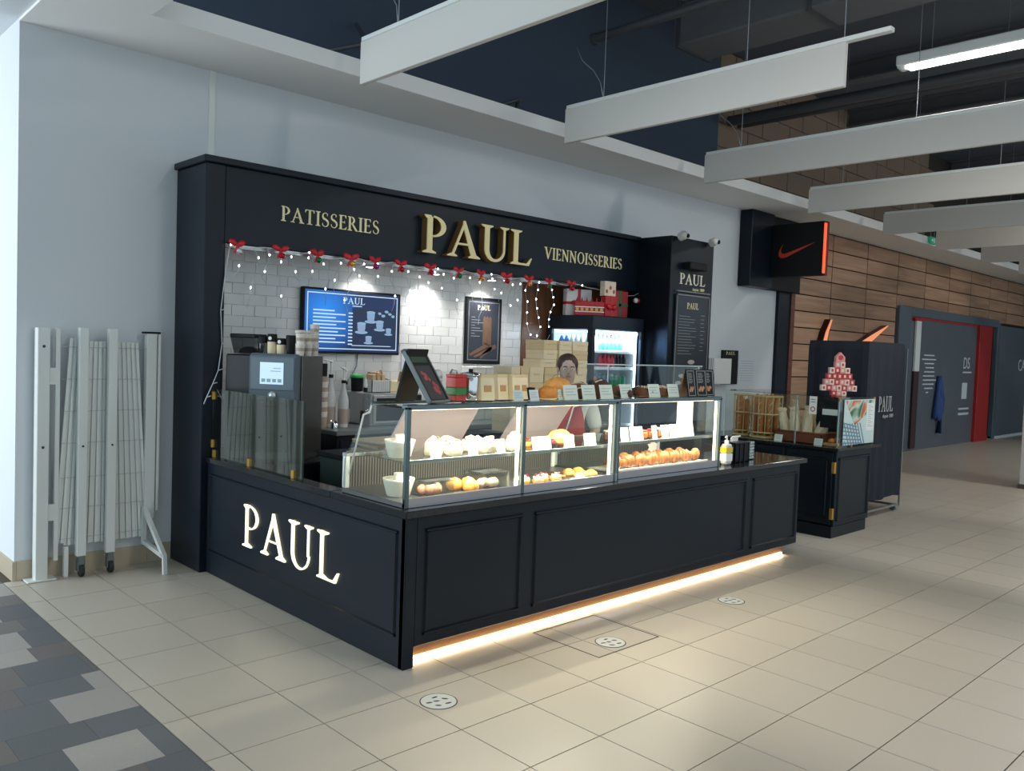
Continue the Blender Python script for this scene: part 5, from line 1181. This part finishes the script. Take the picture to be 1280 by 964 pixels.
# clothing follows the body
Js = {k: J[k] for k in ('pel', 'waist', 'chest', 'neckb', 'lsh', 'lel', 'rsh', 'rel')}; Es = [('pel', 'waist'), ('waist', 'chest'), ('chest', 'neckb'), ('chest', 'lsh'), ('lsh', 'lel'), ('chest', 'rsh'), ('rsh', 'rel')]
Rs = {'pel': (.175, .13), 'waist': (.15, .115), 'chest': (.178, .128), 'neckb': (.085, .075), 'lsh': .075, 'rsh': .075, 'lel': .058, 'rel': .058}
skin_body('shirt', Js, Es, Rs, 'pel', mat('white_shirt', lin(228, 226, 228), .8), pe)
Jt = {k: J[k] for k in ('pel', 'lhip', 'lkn', 'lan', 'rhip', 'rkn', 'ran')}; Rt = {'pel': (.165, .125), 'lhip': .1, 'rhip': .1, 'lkn': .075, 'rkn': .075, 'lan': .06, 'ran': .06}
skin_body('trousers', Jt, [('pel', 'lhip'), ('lhip', 'lkn'), ('lkn', 'lan'), ('pel', 'rhip'), ('rhip', 'rkn'), ('rkn', 'ran')], Rt, 'pel', mat('dark_trousers', lin(34, 36, 42), .8), pe)
ap = MB(); N = 9; vs = []; fs = []
for j, (z, w, yy) in enumerate([(1.36, .10, -.155), (1.25, .13, -.165), (1.08, .155, -.15), (.95, .185, -.165), (.75, .19, -.155), (.55, .19, -.15)]):
    for i in range(N): u = -1+2*i/(N-1); vs.append((w*u, yy+.07*u*u, z))
for j in range(5):
    for i in range(N-1): fs.append((j*N+i, j*N+i+1, (j+1)*N+i+1, (j+1)*N+i))
n0 = len(vs); vs2 = vs+[(x, y+.006, z) for x, y, z in vs]; fs2 = fs+[tuple(reversed([i+n0 for i in f])) for f in fs]
ap.add(vs2, fs2, I4, True).build('apron', mat('red_apron', lin(170, 24, 34), .8), pe)
MB().tube([(-.09, -.15, 1.36), (-.075, -.06, 1.46), (0, .06, 1.48), (.075, -.06, 1.46), (.09, -.15, 1.36)], .009, 6).build('apron_strap', mat('red_apron', (0, 0, 0, 1)), pe)
MB().tube([(.075*math.sin(a), -.068*math.cos(a)+.005, 1.455+.012*math.cos(a)) for a in [k*math.pi/8 for k in range(17)]], .018, 6).build('collar', mat('white_shirt', (0, 0, 0, 1)), pe)
HAIR = mat('hair', lin(64, 46, 38), .5, bump=.4, bscale=80)
hv = MB().blob(.085, .10, .095, .05, 3, 4, 22, 14, None, T(0, .022, 1.672)); 
hv.blob(.045, .045, .04, .1, 4, 4, 12, 8, None, T(0, .125, 1.69)); hv.build('hair', HAIR, pe)
for s in (-1, 1):
    e = MB().blob(.012, .007, .008, 0, 0, 2, 10, 6, None, T(s*.031, -.092, 1.635)).build('eye', PAPER, pe); MB().blob(.0055, .003, .0055, 0, 0, 2, 8, 6, None, T(s*.031, -.098, 1.635)).build('iris', MATTE, e)
    MB().tube([(s*.045, -.09, 1.652), (s*.03, -.097, 1.657), (s*.014, -.096, 1.653)], .004, 5).build('eyebrow', HAIR, pe)
    MB().blob(.01, .02, .028, .1, 1, 2, 10, 8, None, T(s*.077, -.005, 1.62)).build('ear', SKIN, pe)
MB().tube([(0, -.095, 1.64), (0, -.108, 1.615), (0, -.112, 1.603), (0, -.1, 1.596)], .009, 8, radii=[.006, .009, .012, .007]).build('nose', SKIN, pe)
MB().blob(.022, .008, .006, 0, 0, 2, 12, 6, None, T(0, -.09, 1.573)).build('mouth', mat('lips', lin(160, 104, 98), .5), pe)

# ================================================================== RIGHT CABINET WITH BREAD
rcab = thing('bread_cabinet', 'black panelled cabinet with brass hinges right of the counter', 'cabinet', (5.30, .12, 0))
MB().bbox(.04, .84, .0, 1.56, .115, .865, .006).build('body', BLACK, rcab)
MB().bbox(.0, .79, -.0, 1.5, 0, .115, .005).build('plinth', BLACK2, rcab)
MB().bbox(.0, 1.02, -.03, 1.62, .865, .895, .005).build('top', GRAN, rcab)
moulding(MB(), FY(0, 0, 0), .09, .80, .16, .80, .028, .014).build('front_moulding', BLACK2, rcab)
for yy in (0.03, .55, 1.07):
    d = MB().bbox(.018, .04, yy, yy+.49, .13, .85, .004).build('door', BLACK2, rcab); moulding(MB(), FX(.018, 0, 0), -yy-.44, -yy-.05, .19, .79, .024, .01).build('door_moulding', BLACK2, d)
for zz_ in (.24, .70): MB().bbox(.008, .042, .0, .035, zz_-.055, zz_+.055, .003).build('hinge', BRASS, rcab)
bx = thing('glass_bread_case', 'square edged glass case standing on the black cabinet', 'display case', (5.40, .15, .895))
W, D, Hh = .84, 1.30, .495
MB().box(0, W, 0, .006, 0, Hh).build('pane', GLASS, bx); MB().box(0, .006, .006, D, 0, Hh).build('pane', GLASS, bx); MB().box(W-.006, W, .006, D, 0, Hh).build('pane', GLASS, bx); MB().box(0, W, 0, D, Hh, Hh+.007).build('pane', GLASS, bx)
for (u, v) in ((0, 0), (W-.012, 0), (0, D-.012), (W-.012, D-.012), (0, .45)): MB().box(u, u+.012, v, v+.012, 0, Hh).build('edge_strip', mat('glass_edge_light', (0, 0, 0, 1)), bx)
for (u, v, z) in ((.0, .0, .01), (.8, 0, .01), (.0, .0, .46), (.8, 0, .46), (.3, 0, .0)): MB().bbox(u, u+.03, v-.008, v+.012, z, z+.03, .002).build('clip', BRASS, bx)
# poster on the front pane
pp = thing('glass_poster', 'colourful food poster with lattice pattern on the glass case', 'poster', (5.50, .141, .91))
m = bpy.data.materials.new('poster_food'); m.use_nodes = True; nt = m.node_tree; b = nt.nodes['Principled BSDF']
tc = nt.nodes.new('ShaderNodeTexCoord'); nz = nt.nodes.new('ShaderNodeTexNoise'); nz.inputs['Scale'].default_value = 4; nz.inputs['Distortion'].default_value = 1.5; rp = nt.nodes.new('ShaderNodeValToRGB')
e = rp.color_ramp.elements; e[0].color = lin(40, 110, 60); e[0].position = .3; e[1].color = lin(244, 246, 240); e[1].position = .75
for p_, c_ in ((.42, lin(206, 220, 206)), (.5, lin(226, 120, 60)), (.58, lin(200, 60, 40)), (.66, lin(150, 190, 120))): q = e.new(p_); q.color = c_
nt.links.new(tc.outputs['Object'], nz.inputs['Vector']); nt.links.new(nz.outputs['Fac'], rp.inputs[0]); nt.links.new(rp.outputs[0], b.inputs['Base Color']); b.inputs['Roughness'].default_value = .3
MB().box(0, .72, 0, .003, 0, .46).build('sheet', mat('poster_ground', lin(206, 226, 222), .4), pp)
MB().prism([(.02, .45), (.25, .2), (.5, .3), (.7, .45)], FY(0, 0, 0), 0, .002).build('vegetable_picture', m, pp)
lt = MB()
for k in range(9): lt.prism([(.0+.06*k, .0), (.02+.06*k, .0), (.02+.06*k-.12+.0, .22), (.0+.06*k-.12, .22)] if k > 1 else [(.0+.06*k, 0), (.02+.06*k, 0), (.03, .05)], FY(0, 0, 0), 0, .002)
for k in range(6): lt.prism([(.0, .02+.04*k), (.45-.03*k, .0+.035*k), (.45-.03*k, .012+.035*k), (.0, .034+.04*k)], FY(0, 0, 0), 0, .0025)
lt.build('lattice_picture', mat('lattice_print', lin(110, 140, 160), .4), pp)
MB().box(.52, .69, -.004, 0, .13, .42).build('text_sheet', PAPER, pp)
q = MB()
for k in range(12): q.box(.55, .55+.06+.05*(k % 2), -.005, -.004, .395-.02*k, .40-.02*k)
q.build('text', mat('icon_grey', (0, 0, 0, 1)), pp)
sk = thing('warning_sticker', 'white sticker with red ring on the corner of the glass case', 'sticker', (5.395, .42, 1.21))
MB().box(-.003, .0, -.04, .04, 0, .18).build('sheet', PAPER, sk); MB().add([], []).lathe([(.026, 0), (.026, .002), (.018, .002), (.018, 0)], 18, T(-.003, 0, .05) @ RY(R(-90)), cap=False).build('ring', mat('red_paint', (0, 0, 0, 1)), sk); MB().box(-.0045, -.003, -.025, .025, .12, .126).box(-.0045, -.003, -.025, .025, .145, .151).build('text', INK, sk)
bl_ = thing('black_notice', 'black notice with white strip inside the glass case', 'notice', (5.44, .16, 1.08)); MB().box(0, .006, 0, .2, 0, .27).build('board', MATTE, bl_); MB().box(-.003, 0, .02, .18, .13, .19).build('white_strip', PAPER, bl_)
# tall baguette baskets
WICK = mat('wicker', lin(176, 138, 92), .7, vary=.3, vscale=60)
WIRB = mat('basket_cane', lin(196, 166, 118), .6)
BAG = mat('baguette_crust', lin(178, 112, 56), .6, vary=.35, vscale=16, bump=.3, bscale=30)
for bi, (x, y, r, h) in enumerate([(5.62, 1.06, .16, .46), (5.60, 1.335, .095, .46)]):
    if bi == 1: y = 1.335
    th = thing('baguette_basket', ['near tall cane basket full of baguettes in the glass case', 'rear tall cane basket of baguettes behind the display case'][bi], 'basket', (x, y, .896))
    for k in range(14 if bi == 0 else 10): a = 2*math.pi*k/(14 if bi == 0 else 10); MB().bar((r*math.cos(a), r*math.sin(a), 0), (r*1.05*math.cos(a), r*1.05*math.sin(a), h*.97), .006, 5).build('cane', WIRB, th)
    for z in (.01, .06, .26, .45): MB().tube([(r*1.03*math.cos(a), r*1.03*math.sin(a), z) for a in [j*math.pi/12 for j in range(25)]], .010, 6).build('hoop', WIRB, th)
    MB().cyl(r, 0, .03, 20).build('base', WICK, th)
    for k in range(9 if bi == 0 else 4):
        a = 2*math.pi*k/(8 if bi == 0 else 4); rr_ = (r-.045) if k < 8 else 0
        hh = random.uniform(.36, .45)
        bg2 = thing('baguette', ORD[k]+[' baguette in the near tall cane basket', ' baguette in the rear tall cane basket'][bi], 'baguette', (x+rr_*math.cos(a), y+rr_*math.sin(a), .927), a, 'baguettes in the tall baskets')
        MB().lathe([(.012, 0), (.03, .03), (.034, .1), (.034, hh-.08), (.024, hh-.02), (.004, hh)], 12).build('crust', BAG, bg2)
        s_ = MB()
        for j in range(4): s_.tube([(.034, -.014, .08+j*.08), (.036, .0, .1+j*.08), (.034, .014, .12+j*.08)], .004, 5)
        s_.build('scores', FLOUR, bg2)
# low basket with paper bags
lb = thing('low_basket', 'low reddish wicker basket holding paper bags of bread', 'basket', (5.62, .60, .896))
MB().box(-.17, .17, -.26, -.25, 0, .11).box(-.17, .17, .25, .26, 0, .11).box(-.17, -.16, -.26, .26, 0, .11).box(.16, .17, -.26, .26, 0, .11).box(-.17, .17, -.26, .26, 0, .01).build('sides', mat('red_wicker', lin(122, 66, 40), .7, vary=.3, vscale=50, bump=.6, bscale=60), lb)
MB().tube([(-.165, -.255, .11), (.165, -.255, .11), (.165, .255, .11), (-.165, .255, .11), (-.165, -.255, .11)], .012, 6).build('rim', mat('red_wicker', (0, 0, 0, 1)), lb)
for k, (x, y, t_, h) in enumerate([(5.55, .765, 12, .33), (5.54, .66, 8, .35), (5.56, .56, -2, .37), (5.55, .44, -20, .34), (5.70, .73, 8, .42), (5.71, .60, -4, .44), (5.70, .47, -16, .40)]):
    th = thing('bread_bag', ORD[k]+' crumpled kraft paper bag of bread leaning in the low basket', 'paper bag', (x, y, .907), R(10-8*k), 'paper bags of bread')
    vs = []; fs = []; n = 12; rq = random.Random(40+k)
    prof = [(0, .042, .045), (.14, .056, .06), (.36, .058, .055), (.58, .054, .04), (.76, .044, .026), (.9, .036, .014), (1.0, .05, .006)]
    for j, (zf, wx, wy) in enumerate(prof):
        for i in range(n):
            a = 2*math.pi*i/n; cr_ = 1+rq.uniform(-.17, .17)
            vs.append((wy*math.cos(a)*cr_, wx*math.sin(a)*cr_+math.tan(R(t_))*zf*h, zf*h+(rq.uniform(-.012, .012) if j else 0)))
    for j in range(len(prof)-1):
        for i in range(n): fs.append((j*n+i, j*n+(i+1) % n, (j+1)*n+(i+1) % n, (j+1)*n+i))
    fs.append(tuple(range(n-1, -1, -1)))
    MB().add(vs, fs).build('bag', mat('bag_paper', lin(226, 206, 176), .75, vary=.15, vscale=10), th)
    MB().tube([vs[5*n+i] for i in range(n)]+[vs[5*n]], .004, 5).build('crease', mat('parchment', (0, 0, 0, 1)), th)
card('white price card at the left end of the low basket', 5.42, .80, .896, .09, .07, R(-90), 12, None, 'bread case cards')
card('white price card at the right end of the low basket', 5.42, .36, .896, .09, .07, R(-90), 12, None, 'bread case cards')
rb = thing('bread_rolls_tray', 'small wicker tray of wrapped rolls at the front of the case', 'tray', (5.56, .25, .896)); MB().bbox(-.12, .12, -.07, .07, 0, .03, .006).build('tray', WICK, rb)
for k in range(4): MB().blob(.04, .03, .028, .15, k, 2, 12, 8, None, T(-.08+.05*k, .01*(k % 2), .05)).build('roll', BAG, rb)

# advent tree of little drawers on the glass case
tr = thing('advent_tree', 'red and white tree of small numbered boxes on the glass case', 'advent calendar', (5.72, .32, 1.3975), R(-45))
TC = [mat('advent_red', lin(196, 60, 66), .5), mat('advent_pink', lin(224, 150, 146), .5), mat('advent_cream', lin(232, 214, 196), .5)]
bw = .052; z = 0.0
for rI, nb in enumerate((3, 7, 6, 5, 4, 2)):
    hh = .06 if rI else .05
    for k in range(nb):
        x0 = -nb*bw/2+k*bw; c = TC[(k+rI*2) % 3] if rI != 3 else TC[0]
        d = MB().bbox(x0+.001, x0+bw-.001, -.03, .03, z+.001, z+hh, .003).build('little_box', c, tr)
        MB().box(x0+.016, x0+bw-.016, -.032, -.03, z+.018, z+hh-.014).build('mark', TC[2] if c is not TC[2] else TC[0], d)
    z += hh
MB().prism([(-.045, 0), (.045, 0), (.045, .05), (.0, .10), (-.045, .05)], FY(0, .03, z), 0, .06).build('peak', TC[1], tr); MB().lathe([(.026, 0), (.02, .002)], 14, T(0, -.03, z+.045) @ RX(R(90))).build('peak_mark', TC[0], tr)

# covered rack trolley
rk = thing('covered_rack', 'tall trolley rack under a black cloth cover with white capitals', 'rack', (6.52, .365, 0))
CL = mat('black_cloth', lin(24, 32, 44), .8, bump=.25, bscale=14)
vs = []; fs = []; W_, D_ = 1.0, .70
per = []
for k in range(14): per.append((W_*k/14, 0))
for k in range(10): per.append((W_, D_*k/10))
for k in range(14): per.append((W_-W_*k/14, D_))
for k in range(10): per.append((0, D_-D_*k/10))
n = len(per)
for j, z in enumerate((.19, .5, 1.0, 1.5, 1.9, 1.985)):
    for i, (u, v) in enumerate(per):
        k = (1-j/5)*.018*math.sin(i*1.9); ins = .02 if j == 5 else 0
        cx, cy = u-W_/2, v-D_/2; f_ = 1+k/.5-ins
        vs.append((W_/2+cx*f_+(.0 if j else 0), D_/2+cy*f_, z+(.012*math.sin(i*.7) if j == 0 else 0)))
for j in range(5):
    for i in range(n): fs.append((j*n+i, j*n+(i+1) % n, (j+1)*n+(i+1) % n, (j+1)*n+i))
fs.append(tuple(range(5*n, 6*n)))
MB().add(vs, fs, I4, False).build('cloth_cover', CL, rk)
serif_text('PAUL', FY(0, -.022, 0), .27, .66, 1.20, .175, 0, .004, mat('cloth_print', lin(176, 178, 180), .7), rk, 'printed_letter', .03)
sans_mesh('depuis 1889', .06, FY(.40, -.022, 1.13), .001, mat('cloth_print', (0, 0, 0, 1)), rk, 'small_lettering')
MB().sqbar((1.03, -.01, .06), (1.03, -.01, 1.93), .016).sqbar((1.03, .65, .06), (1.03, .65, 1.93), .016).sqbar((.02, .65, .07), (1.02, .65, .07), .025).sqbar((.02, .02, .07), (1.02, .02, .07), .025).sqbar((.02, .02, .07), (.02, .65, .07), .025).sqbar((1.0, .02, .07), (1.0, .65, .07), .025).build('frame', STEEL, rk)
for (u, v) in ((.04, .04), (.98, .04), (.04, .63), (.98, .63)):
    w = MB().lathe([(.035, -.014), (.038, 0), (.035, .014)], 16, T(u, v, .038) @ RY(R(90))).build('wheel', mat('blue_grey_rubber', lin(70, 90, 104), .6), rk)
# notices on the white wall by the column
nb = thing('notice_board', 'black notice frame on the white wall behind the case', 'notice', (7.75, 3.0, 1.36)); MB().bbox(0, .42, -.02, .008, 0, .49, .004).build('frame', MATTE, nb); serif_text('PAUL', FY(0, -.02, 0), .09, .33, .425, .045, 0, .001, GOLDSIDE, nb)
nb2 = thing('paper_sheet', 'white paper sheets pinned in front of the black notice frame', 'paper', (7.14, 2.9, 1.37)); MB().box(.3, .72, -.002, .002, 0, .36).build('sheet', PAPER, nb2); MB().box(0, .3, -.002, .0, .12, .40).build('sheet', mat('printed_sheet', lin(216, 220, 224), .7), nb2); MB().box(.1, .14, .0, .11, .2, .24).box(.5, .54, .0, .11, .2, .24).build('clip_bar', STEEL, nb2)
q = MB()
for k in range(6): q.box(.06+.035*k, .07+.035*k, -.004, -.002, .18, .36)
q.build('print', INK, nb2)
nb3 = thing('paper_sheet', 'large printed paper sheet on the white wall right of the notice frame', 'paper', (8.22, 3.004, 1.36)); MB().box(0, .5, -.002, .0, 0, .42).build('sheet', mat('printed_sheet', (0, 0, 0, 1)), nb3)
q = MB()
for k in range(9): q.box(.05, .42, -.003, -.002, .05+.036*k, .056+.036*k)
q.build('print', mat('icon_grey', (0, 0, 0, 1)), nb3)

# ================================================================== FOLDED BARRIER
ba = thing('folding_barrier', 'white folding metal barrier on castors against the wall', 'barrier', (-1.0, 2.93, 0))
BW = mat('barrier_white', lin(222, 226, 222), .35)
MB().bbox(-.045, .035, -.035, .045, 0.006, 1.79, .004).build('end_post', BW, ba); MB().bbox(-.1, .09, -.06, .07, 0, .012, .004).build('foot_plate', BW, ba)
for z in (1.66, .95): MB().lathe([(.010, 0), (.009, .004)], 12, T(-.005, -.036, z) @ RX(R(90))).build('bolt', INK, ba)
MB().bbox(.075, .105, -.02, .02, .13, 1.79, .003).build('guide_post', BW, ba)
for z in (.45, 1.42): MB().bbox(.03, .08, -.02, .01, z-.03, z+.09, .003).build('bracket', BW, ba)
for k in range(29):
    t = k/28; x = .135+.545*t; tilt = R(4.0*(1-2*t))*-1
    o = MB().bbox(-.0105, .0105, -.006, .006, -.74, .74, .002).build('slat', BW, ba); o.location = (x, -.0+.014*(k % 2), .965+.02*(t < .1)); o.rotation_euler = (0, -tilt*.9, 0)
for zz_ in (.28, .50, .72, .97, 1.2, 1.43, 1.66): MB().bar((.11, -.018, zz_), (.70, -.018, zz_), .0022, 5).build('rivet_rod', mat('rivet', lin(186, 188, 188), .4, metal=.5), ba)
for (u, yy) in ((.245, -.05), (.445, -.05)):
    MB().bbox(u-.032, u+.032, yy-.025, yy+.025, .15, 1.80, .004).build('upright', BW, ba)
    MB().box(u-.02, u+.02, yy-.03, yy+.03, .09, .15).box(u-.024, u-.018, yy-.03, yy+.03, .04, .12).box(u+.018, u+.024, yy-.03, yy+.03, .04, .12).build('castor_fork', STEELG, ba)
    MB().lathe([(.042, -.014), (.046, 0), (.042, .014)], 18, T(u, yy-.02, .046) @ RY(R(90))).build('castor_wheel', RUBBER, ba)
    MB().lathe([(.008, 0), (.007, .006)], 10, T(u, yy-.025, .95) @ RX(R(90))).build('bolt', INK, ba)
MB().bbox(.70, .775, -.03, .03, .36, 1.78, .004).build('end_post', BW, ba); MB().bbox(.68, .80, -.035, .035, 1.775, 1.79, .003).build('post_cap', MATTE, ba)
MB().bbox(.785, .805, -.03, .0, .42, 1.77, .003).build('guide_post', BW, ba)
MB().sqbar((.70, -.02, .46), (.70, -.02, .17), .03).sqbar((.70, -.02, .45), (.735, -.34, .13), .03).sqbar((.70, -.02, .19), (.735, -.34, .13), .03).sqbar((.735, -.34, .14), (.735, -.355, .0), .028).build('support_leg', BW, ba)
MB().bbox(.145, .175, -.02, .02, .0, .22, .003).build('stop_leg', BW, ba)

# ================================================================== FLOOR MARKS
STK = mat('floor_sticker', lin(206, 208, 202), .5)
for k, (x, y, lab) in enumerate([(-.09, -.43, 'nearest round white floor sticker with black prints'), (1.257, -.417, 'round white floor sticker inside the floor hatch'), (2.636, -.405, 'farthest round white floor sticker by the counter')]):
    th = thing('floor_sticker', lab, 'sticker', (x, y, 0.0004), R(-40), 'floor stickers')
    MB().lathe([(.095, 0), (.095, .0012)], 32).build('ring', INK, th); MB().lathe([(.089, .0008), (.089, .0018)], 32).build('disc', STK, th)
    f = MB()
    for (u, v, a) in ((-.045, -.02, 20), (-.01, .0, 10), (.03, .03, -10), (.05, -.02, 30), (-.02, .045, 40), (.0, -.05, 0)): f.blob(.018, .008, .0006, .3, k+u*100, 3, 10, 4, None, T(u, v, .002) @ RZ(R(a)))
    f.build('prints', INK, th)
ht = thing('floor_hatch', 'square floor access hatch outlined by a thin dark frame', 'hatch', (1.0, -.545, 0))
HM = mat('hatch_frame', lin(64, 62, 56), .5, metal=.3)
MB().box(0, .58, 0, .008, -.004, .0012).box(0, .58, .532, .54, -.004, .0012).box(0, .008, .008, .532, -.004, .0012).box(.572, .58, .008, .532, -.004, .0012).build('frame', HM, ht)
